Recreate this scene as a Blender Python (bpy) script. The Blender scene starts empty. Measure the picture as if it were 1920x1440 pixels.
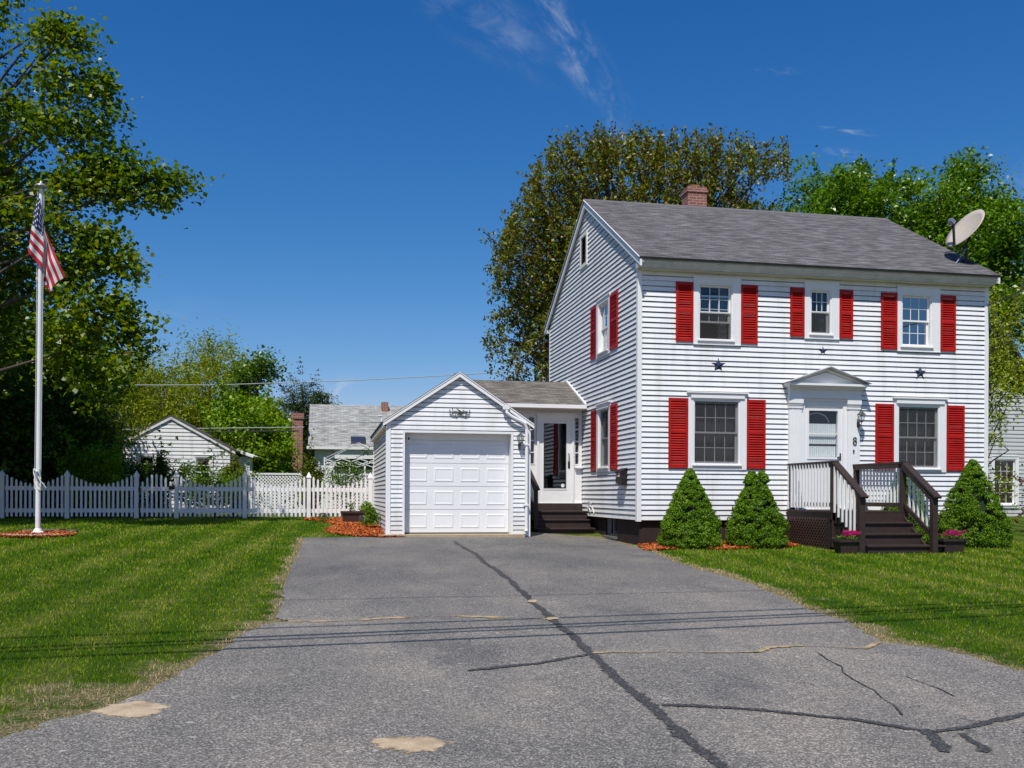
import bpy, bmesh, math, random
import numpy as np
from mathutils import Vector, Matrix
from mathutils.geometry import delaunay_2d_cdt
random.seed(7); RNG = np.random.default_rng(11)
C = bpy.context.scene.collection
R = math.radians
# ------------------------------------------------------------------ camera
YAW, FOC, CAMZ, ROLL, HOR = R(10.85), 1800.0, 1.16, .0045, 927.0
cam_d = bpy.data.cameras.new('camera'); cam = bpy.data.objects.new('camera', cam_d); C.objects.link(cam)
bpy.context.scene.camera = cam
_r = Vector((math.cos(YAW), -math.sin(YAW), 0)); _u = Vector((0, 0, 1)); _f = Vector((math.sin(YAW), math.cos(YAW), 0))
_rc = _r*math.cos(ROLL)+_u*math.sin(ROLL); _uc = _u*math.cos(ROLL)-_r*math.sin(ROLL)
M = Matrix((( _rc.x, _uc.x, -_f.x, 0), (_rc.y, _uc.y, -_f.y, 0), (_rc.z, _uc.z, -_f.z, CAMZ), (0, 0, 0, 1)))
cam.matrix_world = M
cam_d.sensor_fit = 'HORIZONTAL'; cam_d.sensor_width = 36; cam_d.lens = 36*FOC/1920
cam_d.shift_y = (HOR-720)/1920; cam_d.clip_start = .05; cam_d.clip_end = 3000
# ------------------------------------------------------------------ sun, sky, exposure
SUN = Vector((-.5, -1, 1.75)).normalized()
sd = bpy.data.lights.new('sun', 'SUN'); so = bpy.data.objects.new('sun', sd); C.objects.link(so)
sd.energy = 5.0; sd.angle = R(.53); sd.color = (1, .955, .89)
so.rotation_euler = SUN.to_track_quat('Z', 'Y').to_euler(); so.location = (-20, -30, 60)
W = bpy.data.worlds.new('World'); bpy.context.scene.world = W; W.use_nodes = True
sc = bpy.context.scene
sc.view_settings.view_transform = 'Standard'; sc.view_settings.look = 'None'
sc.view_settings.exposure = 0; sc.view_settings.gamma = 1; sc.view_settings.use_curve_mapping = False
sc.render.resolution_x = 1024; sc.render.resolution_y = 768

class N:
    """small node helper"""
    def __init__(s, tree): s.t = tree; s.n = tree.nodes; s.l = tree.links
    def new(s, typ, **kw):
        n = s.n.new(typ)
        for k, v in kw.items():
            if k == 'inp':
                for a, b in v.items(): s.set(n, a, b)
            else: setattr(n, k, v)
        return n
    def set(s, n, a, b):
        if hasattr(b, 'is_output'): s.l.new(b, n.inputs[a])
        else: n.inputs[a].default_value = b
    def math(s, op, a, b=0., c=None):
        n = s.new('ShaderNodeMath', operation=op); s.set(n, 0, a); s.set(n, 1, b)
        if c is not None: s.set(n, 2, c)
        return n.outputs[0]
    def noise(s, vec, scale, detail=3, rough=.5):
        n = s.new('ShaderNodeTexNoise'); s.set(n, 'Vector', vec); s.set(n, 'Scale', scale); s.set(n, 'Detail', detail); s.set(n, 'Roughness', rough)
        return n.outputs['Fac']
    def ramp(s, fac, stops):
        n = s.new('ShaderNodeValToRGB'); s.set(n, 'Fac', fac); e = n.color_ramp.elements
        while len(e) < len(stops): e.new(.5)
        for i, (p, c) in enumerate(stops):
            e[i].position = p; e[i].color = (*c, 1) if len(c) == 3 else c
        return n.outputs['Color']
    def mix(s, fac, a, b, mode='MIX'):
        n = s.new('ShaderNodeMix', data_type='RGBA', blend_type=mode)
        s.set(n, 0, fac); s.set(n, 6, a if hasattr(a, 'is_output') else (*a, 1)); s.set(n, 7, b if hasattr(b, 'is_output') else (*b, 1))
        return n.outputs[2]
    def smooth(s, v, a, b):
        n = s.new('ShaderNodeMapRange', interpolation_type='SMOOTHSTEP'); s.set(n, 'Value', v); s.set(n, 'From Min', a); s.set(n, 'From Max', b)
        return n.outputs[0]
    def mapping(s, vec, scale=(1, 1, 1), rot=(0, 0, 0), loc=(0, 0, 0)):
        n = s.new('ShaderNodeMapping'); s.set(n, 'Vector', vec); s.set(n, 'Scale', scale); s.set(n, 'Rotation', rot); s.set(n, 'Location', loc)
        return n.outputs[0]

def world():
    k = N(W.node_tree); k.n.clear()
    sky = k.new('ShaderNodeTexSky', sky_type='NISHITA', sun_disc=False)
    sky.sun_elevation = math.asin(SUN.z); sky.sun_rotation = math.atan2(SUN.x, SUN.y)
    sky.air_density = 1.0; sky.dust_density = .35; sky.ozone_density = 2.2; sky.altitude = 300
    # deep, clean spring air: each channel of the physical sky gets its own contrast
    ss = k.new('ShaderNodeSeparateColor', inp={0: sky.outputs[0]}); ch = []
    for i, (pw, kk) in enumerate(((2.0, 2.25), (1.17, 1.06), (.84, 1.12))):
        v = k.math('MULTIPLY', k.math('POWER', k.math('MINIMUM', k.math('MULTIPLY', ss.outputs[i], .085), .8), pw), kk/.085); ch.append(v)
    hs = k.new('ShaderNodeCombineColor', inp={0: ch[0], 1: ch[1], 2: ch[2]})
    geo = k.new('ShaderNodeTexCoord')
    sep = k.new('ShaderNodeSeparateXYZ', inp={0: geo.outputs['Generated']})
    y = k.math('MAXIMUM', sep.outputs[1], .05)
    a = k.math('DIVIDE', sep.outputs[0], y); b = k.math('DIVIDE', sep.outputs[2], y)
    comb = k.new('ShaderNodeCombineXYZ', inp={0: a, 1: b}).outputs[0]
    tot = None
    # thin cirrus wisps: direction, size, slant, strength
    for i, (ca, cb, ra, rb, ang, amp) in enumerate([(.262, .475, .11, .035, -.95, .55), (.16, .50, .13, .05, -.5, .22), (.30, .42, .05, .02, -1.2, .35),
            (-.005, .098, .05, .016, .62, .85), (.58, .415, .05, .006, -.02, .40), (.575, .39, .035, .007, -.05, .5), (.49, .475, .04, .008, .1, .2), (.80, .36, .12, .06, .2, .22), (-.18, .17, .12, .03, .1, .12)]):
        m = k.mapping(comb, loc=(-ca, -cb, 0)); m = k.mapping(m, rot=(0, 0, -ang)); m = k.mapping(m, scale=(1/ra, 1/rb, 1))
        ln = k.new('ShaderNodeVectorMath', operation='LENGTH'); k.set(ln, 0, m)
        fall = k.smooth(ln.outputs['Value'], 1.0, .1)
        q = k.mapping(m, scale=(1.1, .75, 1), loc=(i*3.1, 0, 0))
        w = k.new('ShaderNodeTexNoise', inp={'Vector': q, 'Scale': 1.6, 'Detail': 8, 'Roughness': .68, 'Distortion': .6}).outputs['Fac']
        v = k.math('MULTIPLY', k.math('MULTIPLY', fall, k.smooth(w, .42, .82)), amp)
        tot = v if tot is None else k.math('MAXIMUM', tot, v)
    col = k.mix(tot, hs.outputs[0], (7.2, 8.0, 9.0))
    bg = k.new('ShaderNodeBackground', inp={'Color': col, 'Strength': .085})
    out = k.new('ShaderNodeOutputWorld'); k.l.new(bg.outputs[0], out.inputs[0])
world()

# ------------------------------------------------------------------ survey helpers: a sight line meets a real plane or the ground
def ray(px, py):
    u = (px-960)/FOC; v = (HOR-py)/FOC; ul = u-ROLL*v; vl = v+ROLL*u
    return (ul*math.cos(YAW)+math.sin(YAW), -ul*math.sin(YAW)+math.cos(YAW), vl)
def at(px, py, Y):
    d = ray(px, py); t = Y/d[1]; return Vector((d[0]*t, Y, CAMZ+d[2]*t))
_fy = [-60, 3, 10, 16, 20, 22, 28, 40, 3000]; _fz = [-.36, -.34, -.2, .0, .10, .2, .46, .5, .5]
def sst(t): t = np.clip(t, 0, 1); return t*t*(3-2*t)
def G(x, y):
    x = np.asarray(x, float); y = np.asarray(y, float)
    z = np.interp(y, _fy, _fz)
    z = z+.15*sst((0-x)/5)*np.clip((y-10)/8, 0, 1)*np.clip((27-y)/5, 0, 1)
    z = z-.14*np.exp(-((x-6.2)/1.3)**2-((y-22)/2.0)**2)
    return z
def g(x, y): return float(G(x, y))
def gnd(px, py):
    d = ray(px, py); lo, hi = 1., 400.
    for _ in range(50):
        m = (lo+hi)/2
        if CAMZ+d[2]*m > g(d[0]*m, d[1]*m): lo = m
        else: hi = m
    return (d[0]*lo, d[1]*lo)

# ------------------------------------------------------------------ materials
def mat(name, col, rough=.6, var=.0, vs=6., bump=0., bs=40., spec=.4, metal=0., col2=None):
    m = bpy.data.materials.new(name); m.use_nodes = True; k = N(m.node_tree); b = k.n['Principled BSDF']
    k.set(b, 'Roughness', rough); k.set(b, 'Specular IOR Level', spec); k.set(b, 'Metallic', metal)
    tc = k.new('ShaderNodeTexCoord').outputs['Object']
    if var or col2:
        n1 = k.noise(tc, vs, 5, .6)
        c2 = col2 or tuple(c*(1-var) for c in col)
        k.set(b, 'Base Color', k.ramp(n1, [(.3, c2), (.7, col)]))
    else: k.set(b, 'Base Color', (*col, 1))
    if bump:
        bp = k.new('ShaderNodeBump', inp={'Strength': bump, 'Distance': .01, 'Height': k.noise(tc, bs, 4)}); k.set(b, 'Normal', bp.outputs[0])
    return m
def mat_siding(name, base=(.775, .78, .78), dirt=.07):
    m = bpy.data.materials.new(name); m.use_nodes = True; k = N(m.node_tree); b = k.n['Principled BSDF']
    tc = k.new('ShaderNodeTexCoord').outputs['Object']
    st = k.noise(k.mapping(tc, scale=(3, 3, .35)), 1.3, 6, .6); f = k.noise(tc, 22, 4)
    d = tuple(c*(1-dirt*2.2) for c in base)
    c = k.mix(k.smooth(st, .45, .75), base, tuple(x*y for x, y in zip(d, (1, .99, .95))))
    c = k.mix(k.math('MULTIPLY', f, .10), c, (.55, .56, .55))
    c = k.mix(k.math('MULTIPLY', k.smooth(k.noise(k.mapping(tc, scale=(.5, .5, 9)), 2.0, 3, .6), .52, .72), .10), c, (.50, .51, .50))
    # butt joints between panels and splash dirt near the ground
    s3 = k.new('ShaderNodeSeparateXYZ', inp={0: k.new('ShaderNodeNewGeometry').outputs['Position']}); uu = k.math('ADD', s3.outputs[0], s3.outputs[1])
    jv = k.new('ShaderNodeCombineXYZ', inp={0: uu, 1: k.math('SUBTRACT', s3.outputs[2], .61)}).outputs[0]
    jt = k.new('ShaderNodeTexBrick', offset=.37, offset_frequency=2, inp={'Vector': jv, 'Color1': (1, 1, 1, 1), 'Color2': (.955, .96, .965, 1), 'Mortar': (.45, .46, .47, 1), 'Scale': 1., 'Mortar Size': .0022, 'Mortar Smooth': 0., 'Brick Width': 3.66, 'Row Height': .2286})
    c = k.mix(1., c, jt.outputs[0], 'MULTIPLY')
    sp = k.math('MULTIPLY', k.smooth(k.math('ADD', s3.outputs[2], k.math('MULTIPLY', k.noise(tc, 3, 5, .7), .7)), 1.35, .75), .38); c = k.mix(sp, c, (.42, .40, .34))
    k.set(b, 'Base Color', c); k.set(b, 'Roughness', .48); k.set(b, 'Specular IOR Level', .35)
    bp = k.new('ShaderNodeBump', inp={'Strength': .12, 'Distance': .01, 'Height': k.noise(k.mapping(tc, scale=(1, 1, 6)), 2.5, 3)}); k.set(b, 'Normal', bp.outputs[0])
    return m
def mat_shingle(name, c1, c2, c3, ew=.145, bw=.30):
    m = bpy.data.materials.new(name); m.use_nodes = True; k = N(m.node_tree); b = k.n['Principled BSDF']
    uv0 = k.new('ShaderNodeTexCoord').outputs['UV']
    wv = k.new('ShaderNodeTexNoise', inp={'Vector': uv0, 'Scale': .8, 'Detail': 2.}); ma = k.new('ShaderNodeVectorMath', operation='MULTIPLY_ADD'); k.set(ma, 0, wv.outputs['Color']); ma.inputs[1].default_value = (0, .10, 0); k.set(ma, 2, uv0)
    uv = ma.outputs[0]
    wob = k.noise(uv, 3., 2)
    def bk(w, off, c_a, c_b):
        t = k.new('ShaderNodeTexBrick', offset=off, offset_frequency=2, squash=1.0)
        k.set(t, 'Vector', uv); k.set(t, 'Color1', (*c_a, 1)); k.set(t, 'Color2', (*c_b, 1)); k.set(t, 'Mortar', (.045, .043, .043, 1)); k.set(t, 'Scale', 1.)
        k.set(t, 'Mortar Size', .007); k.set(t, 'Mortar Smooth', .4); k.set(t, 'Bias', 0.); k.set(t, 'Brick Width', w); k.set(t, 'Row Height', ew); return t
    t1 = bk(bw, .5, c1, c2); t2 = bk(bw*.63, .37, c3, c1)
    c = k.mix(.5, t1.outputs[0], t2.outputs[0])
    sep = k.new('ShaderNodeSeparateXYZ', inp={0: uv}); fr = k.math('FRACT', k.math('DIVIDE', sep.outputs[1], ew))
    c = k.mix(k.math('MULTIPLY', k.smooth(fr, .12, 0.), .55), c, (.03, .03, .03))
    stk = k.noise(k.mapping(uv, scale=(2.1, 8.5, 1)), 1.0, 2, .6)
    c = k.mix(1.0, c, k.ramp(stk, [(.34, (.45, .45, .45)), (.5, (1., 1., 1.)), (.64, (1.75, 1.75, 1.76))]), 'MULTIPLY')
    c = k.mix(.22, c, k.ramp(k.noise(uv, .9, 5, .6), [(.3, tuple(x*.7 for x in c1)), (.7, tuple(min(1, x*1.25) for x in c2))]), 'MIX')
    sp = k.noise(uv, 160, 2); c = k.mix(k.math('MULTIPLY', k.smooth(sp, .45, .7), .35), c, tuple(x*1.6 for x in c2))
    k.set(b, 'Base Color', c); k.set(b, 'Roughness', .95); k.set(b, 'Specular IOR Level', .15)
    h = k.math('ADD', k.math('MULTIPLY', fr, -1.), k.math('MULTIPLY', t1.outputs['Fac'], -1.))
    h = k.math('ADD', h, k.math('MULTIPLY', wob, .6))
    bp = k.new('ShaderNodeBump', inp={'Strength': .7, 'Distance': .012, 'Height': h}); k.set(b, 'Normal', bp.outputs[0])
    return m
def mat_brick(name, c1=(.24, .065, .04), c2=(.33, .11, .07)):
    m = bpy.data.materials.new(name); m.use_nodes = True; k = N(m.node_tree); b = k.n['Principled BSDF']
    tc = k.new('ShaderNodeTexCoord').outputs['Object']
    s = k.new('ShaderNodeSeparateXYZ', inp={0: tc}); xy = k.math('ADD', s.outputs[0], s.outputs[1])
    v = k.new('ShaderNodeCombineXYZ', inp={0: xy, 1: s.outputs[2]}).outputs[0]
    t = k.new('ShaderNodeTexBrick', inp={'Vector': v, 'Color1': (*c1, 1), 'Color2': (*c2, 1), 'Mortar': (.38, .34, .30, 1), 'Scale': 1., 'Mortar Size': .009, 'Brick Width': .21, 'Row Height': .075, 'Bias': -.1})
    c = k.mix(k.math('MULTIPLY', k.noise(tc, 9, 4), .45), t.outputs[0], (.13, .06, .045))
    k.set(b, 'Base Color', c); k.set(b, 'Roughness', .9)
    bp = k.new('ShaderNodeBump', inp={'Strength': .5, 'Distance': .01, 'Height': k.math('SUBTRACT', 1., t.outputs['Fac'])}); k.set(b, 'Normal', bp.outputs[0])
    return m
def mat_glass(name, refl=.14, tint=(.75, .8, .82)):
    m = bpy.data.materials.new(name); m.use_nodes = True; k = N(m.node_tree); k.n.clear()
    tr = k.new('ShaderNodeBsdfTransparent', inp={'Color': (*tint, 1)}); gl = k.new('ShaderNodeBsdfGlossy', inp={'Roughness': .02, 'Color': (.95, .97, 1, 1)})
    tc = k.new('ShaderNodeTexCoord').outputs['Object']
    bp = k.new('ShaderNodeBump', inp={'Strength': .06, 'Distance': .02, 'Height': k.noise(tc, 2.2, 1)}); k.set(gl, 'Normal', bp.outputs[0])
    lw = k.new('ShaderNodeLayerWeight', inp={'Blend': .5}); f = k.math('MULTIPLY_ADD', k.math('POWER', lw.outputs['Facing'], 5.), .9, .04+refl)
    mx = k.new('ShaderNodeMixShader', inp={0: f, 1: tr.outputs[0], 2: gl.outputs[0]})
    o = k.new('ShaderNodeOutputMaterial', inp={0: mx.outputs[0]}); return m
def mat_screen(name, a=.62, col=(.06, .06, .06)):
    m = bpy.data.materials.new(name); m.use_nodes = True; k = N(m.node_tree); k.n.clear()
    tr = k.new('ShaderNodeBsdfTransparent'); df = k.new('ShaderNodeBsdfDiffuse', inp={'Color': (*col, 1)})
    mx = k.new('ShaderNodeMixShader', inp={0: a, 1: tr.outputs[0], 2: df.outputs[0]})
    k.new('ShaderNodeOutputMaterial', inp={0: mx.outputs[0]}); return m
def mat_leaf(name, stops, trans=.35, gloss=.03, rough=.55, noise_s=.5):
    """stops: colours from dark old leaf to bright fresh leaf"""
    if trans: stops = [(r, g_, b_*.45) for r, g_, b_ in stops]
    m = bpy.data.materials.new(name); m.use_nodes = True; k = N(m.node_tree); k.n.clear()
    geo = k.new('ShaderNodeNewGeometry'); at_ = k.new('ShaderNodeAttribute', attribute_name='tone')
    tc = k.new('ShaderNodeTexCoord').outputs['Object']
    f = k.math('ADD', k.math('MULTIPLY', geo.outputs['Random Per Island'], .45), k.math('MULTIPLY', at_.outputs['Fac'], .35))
    f = k.math('ADD', f, k.math('MULTIPLY', k.noise(tc, noise_s, 3), .45)); f = k.math('SUBTRACT', f, .1)
    c = k.ramp(f, [(i/(len(stops)-1), s) for i, s in enumerate(stops)])
    df = k.new('ShaderNodeBsdfDiffuse', inp={'Color': c})
    ct = k.new('ShaderNodeHueSaturation', inp={'Hue': .485, 'Saturation': 1.15, 'Value': 1.5, 'Color': c})
    tl = k.new('ShaderNodeBsdfTranslucent', inp={'Color': ct.outputs[0]}); gl = k.new('ShaderNodeBsdfGlossy', inp={'Roughness': rough, 'Color': (1, 1, .95, 1)})
    m1 = k.new('ShaderNodeMixShader', inp={0: trans, 1: df.outputs[0], 2: tl.outputs[0]})
    m2 = k.new('ShaderNodeMixShader', inp={0: gloss*.6, 1: m1.outputs[0], 2: gl.outputs[0]})
    k.new('ShaderNodeOutputMaterial', inp={0: m2.outputs[0]}); return m

WHITE = mat('white_trim_paint', (.775, .775, .77), .45, .06, 3, .05, 30)
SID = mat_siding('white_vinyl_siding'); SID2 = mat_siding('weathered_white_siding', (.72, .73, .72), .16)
RED = mat('red_shutter_paint', (.43, .010, .006), .5, .3, 5, spec=.25)
BROWN = mat('dark_brown_deck_stain', (.042, .025, .021), .6, .35, 9, .2, 60, spec=.4)
BROWN2 = mat('dark_brown_foundation_paint', (.036, .025, .022), .8, .4, 2, .5, 12, spec=.2)
SHING = mat_shingle('grey_brown_asphalt_shingles', (.090, .085, .085), (.152, .145, .145), (.054, .050, .050))
SHING2 = mat_shingle('brown_grey_shingles', (.115, .105, .090), (.19, .172, .148), (.065, .058, .05), .13, .26)
SHINGL = mat_shingle('pale_grey_shingles', (.27, .275, .26), (.32, .32, .305), (.22, .22, .205), .14, .3)
SHDARK = mat('roof_edge_felt', (.09, .088, .085), .9, .3, 8)
GLASS = mat_glass('window_glass', .03); GLASSB = mat_glass('sky_reflecting_glass', .28, (.3, .35, .4)); GLASSD = mat_glass('storm_door_glass', .03, (.93, .95, .95))
SCREEN = mat_screen('insect_screen', .52, (.055, .053, .052)); DARK = mat('dark_interior', (.018, .017, .017), .9)  # DARK: the gloom inside the buildings is put into the colour
CURT = mat('curtain_cloth', (.15, .15, .155), .9, .3, 4); CURTW = mat('white_lace_curtain', (.62, .66, .65), .9, .12, 14)
BRICK = mat_brick('red_brick'); BLACK = mat('black_iron', (.012, .012, .013), .4, .2, 20); GREYM = mat('grey_metal', (.38, .38, .40), .4, .15, 9, metal=.7)
NAVY = mat('dark_blue_painted_metal', (.016, .028, .075), .45, .3, 12); PEWTER = mat('pewter_metal', (.16, .165, .17), .4, .3, 20, metal=.6)
CONC = mat('tan_concrete', (.42, .33, .21), .9, .25, 5, .3, 40); SOFF = mat('cream_soffit_paint', (.58, .56, .42), .6, .1, 4); SHJ = mat('eave_shaded_fascia_paint', (.60, .61, .61), .6, .28, 3)  # SHJ: fascia white greyed, eave shade is put into the colour
BARK = mat('grey_brown_bark', (.09, .075, .06), .95, .5, 4, .8, 14)

# ------------------------------------------------------------------ mesh building
class MB:
    def __init__(s, T=None): s.v = []; s.f = []; s.uv = None; s.T = T or (lambda a, b, c: (a, b, c))
    def add(s, vs, fs):
        o = len(s.v); s.v += [tuple(s.T(*p)) for p in vs]; s.f += [tuple(i+o for i in f) for f in fs]
    def box(s, a0, a1, b0, b1, c0, c1):
        s.add([(a0, b0, c0), (a1, b0, c0), (a1, b1, c0), (a0, b1, c0), (a0, b0, c1), (a1, b0, c1), (a1, b1, c1), (a0, b1, c1)],
              [(0, 3, 2, 1), (4, 5, 6, 7), (0, 1, 5, 4), (1, 2, 6, 5), (2, 3, 7, 6), (3, 0, 4, 7)])
    def quad(s, *p): s.add(p, [tuple(range(len(p)))])
    def beam(s, p, q, w, h, up=(0, 0, 1)):
        p = Vector(p); q = Vector(q); d = (q-p).normalized(); up = Vector(up); x = d.cross(up)
        if x.length < 1e-4: x = Vector((1, 0, 0))
        x.normalize(); y = x.cross(d); vs = []
        for c in (p, q):
            for a, b in ((-1, -1), (1, -1), (1, 1), (-1, 1)): vs.append(tuple(c+x*a*w/2+y*b*h/2))
        s.add(vs, [(0, 1, 2, 3), (7, 6, 5, 4), (0, 4, 5, 1), (1, 5, 6, 2), (2, 6, 7, 3), (3, 7, 4, 0)])
    def tube(s, pts, r, n=8, caps=True):
        pts = [Vector(p) for p in pts]; rs = r if isinstance(r, (list, tuple)) else [r]*len(pts); vs = []; fs = []
        ref = Vector((.13, .31, .94)) if abs((pts[-1]-pts[0]).normalized().z) < .9 else Vector((1, .1, 0))
        for i, p in enumerate(pts):
            d = (pts[min(i+1, len(pts)-1)]-pts[max(i-1, 0)]).normalized(); x = d.cross(ref).normalized(); y = d.cross(x)
            for j in range(n):
                a = 2*math.pi*j/n; vs.append(tuple(p+(x*math.cos(a)+y*math.sin(a))*rs[i]))
        for i in range(len(pts)-1):
            for j in range(n): fs.append((i*n+j, i*n+(j+1) % n, (i+1)*n+(j+1) % n, (i+1)*n+j))
        if caps: fs += [tuple(range(n))[::-1], tuple((len(pts)-1)*n+j for j in range(n))]
        s.add(vs, fs)
    def lathe(s, c, prof, n=16):
        c = Vector(c); vs = []; fs = []
        for r, z in prof:
            for j in range(n): a = 2*math.pi*j/n; vs.append((c.x+r*math.cos(a), c.y+r*math.sin(a), c.z+z))
        for i in range(len(prof)-1):
            for j in range(n): fs.append((i*n+j, i*n+(j+1) % n, (i+1)*n+(j+1) % n, (i+1)*n+j))
        fs += [tuple(range(n))[::-1], tuple((len(prof)-1)*n+j for j in range(n))]; s.add(vs, fs)
    def prism(s, poly, b0, b1):
        """poly in (a, c), extruded along b"""
        n = len(poly); s.add([(a, b0, c) for a, c in poly]+[(a, b1, c) for a, c in poly],
              [tuple(range(n)), tuple(range(2*n-1, n-1, -1))]+[(i, (i+1) % n, (i+1) % n+n, i+n) for i in range(n)])
    def build(s, name, m, parent=None, smooth=False, bevel=0, fix=True):
        me = bpy.data.meshes.new(name); off = Vector((0, 0, 0)); p = parent
        while p is not None: off += Vector(p.location); p = p.parent
        me.from_pydata([tuple(Vector(v)-off) for v in s.v], [], s.f)
        if fix:
            b = bmesh.new(); b.from_mesh(me); bmesh.ops.recalc_face_normals(b, faces=b.faces[:]); b.to_mesh(me); b.free()
        if s.uv is not None:
            l = me.uv_layers.new(name='UVMap'); l.data.foreach_set('uv', np.array(s.uv, dtype=np.float32).ravel())
        me.materials.append(m); me.shade_smooth() if smooth else me.shade_flat()
        o = bpy.data.objects.new(name, me); C.objects.link(o)
        if parent is not None: o.parent = parent
        if bevel:
            bv = o.modifiers.new('bevel', 'BEVEL'); bv.width = bevel; bv.segments = 2; bv.limit_method = 'ANGLE'
        return o
def tag(o, label, cat, group=None, kind=None):
    if label: o['label'] = label
    if cat: o['category'] = cat
    if group: o['group'] = group
    if kind: o['kind'] = kind
    return o
def thing(name, label, cat, loc=(0, 0, 0), group=None):
    o = bpy.data.objects.new(name, None); C.objects.link(o); o.location = loc; o.empty_display_size = .2
    return tag(o, label, cat, group)
def copy_tree(o, parent=None):
    c = o.copy(); C.objects.link(c); c.parent = parent
    for ch in list(o.children): copy_tree(ch, c)
    return c
def np_mesh(name, V, F, m, parent=None, tone=None, attrs=None):
    """V (n,3), F (m,k) arrays in world coordinates"""
    off = np.zeros(3); p = parent
    while p is not None: off += np.array(p.location); p = p.parent
    me = bpy.data.meshes.new(name); n, k = F.shape
    me.vertices.add(len(V)); me.vertices.foreach_set('co', (V-off).astype(np.float32).ravel())
    me.loops.add(n*k); me.loops.foreach_set('vertex_index', F.astype(np.int32).ravel())
    me.polygons.add(n); me.polygons.foreach_set('loop_start', np.arange(0, n*k, k, dtype=np.int32)); me.polygons.foreach_set('loop_total', np.full(n, k, dtype=np.int32))
    me.update(calc_edges=True)
    if tone is not None:
        a = me.attributes.new('tone', 'FLOAT', 'POINT'); a.data.foreach_set('value', tone.astype(np.float32))
    for nm, arr in (attrs or {}).items():
        a = me.attributes.new(nm, 'FLOAT', 'POINT'); a.data.foreach_set('value', arr.astype(np.float32))
    me.materials.append(m); o = bpy.data.objects.new(name, me); C.objects.link(o)
    if parent is not None: o.parent = parent
    return o

# ------------------------------------------------------------------ walls, roofs, windows
def siding(mb, z0, z1, lim, holes, e=.1143, t=.026, gv=.022):
    """lap siding in the wall frame (u, n, z); lim(z) -> (u0, u1); holes (u0, u1, z0, z1)"""
    k = 0
    while z0+k*e < z1-1e-4:
        a, b = z0+k*e, min(z0+(k+1)*e, z1); k += 1
        br = sorted({a, b, *[h[i] for h in holes for i in (2, 3) if a+.002 < h[i] < b-.002]})
        for p, q in zip(br[:-1], br[1:]):
            (l0, r0), (l1, r1) = lim(p), lim(q); mid = (p+q)/2
            if r1-l1 < 0: l1 = r1 = (l1+r1)/2
            cuts = sorted((h[0], h[1]) for h in holes if h[2] < mid < h[3]); segs = []; L = (l0, l1)
            for c0, c1 in cuts:
                if c0 > min(L): segs.append((L, (c0, c0)))
                L = (c1, c1)
            segs.append((L, (r0, r1)))
            op, oq = t*(1-(p-a)/e)+.002, t*(1-(q-a)/e)+.002
            for (A, A2), (B, B2) in segs:
                if B-A < .004 and B2-A2 < .004: continue
                # the top of each course tucks back under the lip of the next one
                if q == b and q-p > gv*1.5:
                    f = gv/(q-p); qa, A3, B3 = q-gv, A2+(A-A2)*f, B2+(B-B2)*f; og = t*(1-(qa-a)/e)+.002
                    mb.quad((A, op, p), (B, op, p), (B3, og, qa), (A3, og, qa)); mb.quad((A3, og, qa), (B3, og, qa), (B2, -.05, q), (A2, -.05, q))
                else: mb.quad((A, op, p), (B, op, p), (B2, oq, q), (A2, oq, q))
                if p == a: mb.quad((A, -.05, p), (B, -.05, p), (B, op, p), (A, op, p))
def roof_slab(name, m, parent, P, th=.05, edge=SHDARK):
    """P = eave start, eave end, ridge end, ridge start; uv in metres"""
    P = [Vector(p) for p in P]; nrm = (P[1]-P[0]).cross(P[3]-P[0]).normalized()
    if nrm.z < 0: nrm = -nrm
    mb = MB(); top = [p+nrm*th for p in P]; mb.quad(*[tuple(p) for p in top])
    ax = (P[1]-P[0]).normalized(); ay = nrm.cross(ax)
    if ay.z < 0: ay = -ay
    mb.uv = [((p-P[0]).dot(ax), (p-P[0]).dot(ay)) for p in P]
    o = mb.build(name, m, parent, fix=False)
    return o
def gable_roof_edges(parent, P, th=.05):
    P = [Vector(p) for p in P]; nrm = (P[1]-P[0]).cross(P[3]-P[0]).normalized()
    if nrm.z < 0: nrm = -nrm
    mb = MB(); a = [tuple(p) for p in P]; b = [tuple(p+nrm*(th-.003)) for p in P]
    mb.add(a+b, [(0, 1, 2, 3), (0, 1, 5, 4), (1, 2, 6, 5), (2, 3, 7, 6), (3, 0, 4, 7), (4, 5, 6, 7)])
    return mb.build('roof_deck', SHDARK, parent)

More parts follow.
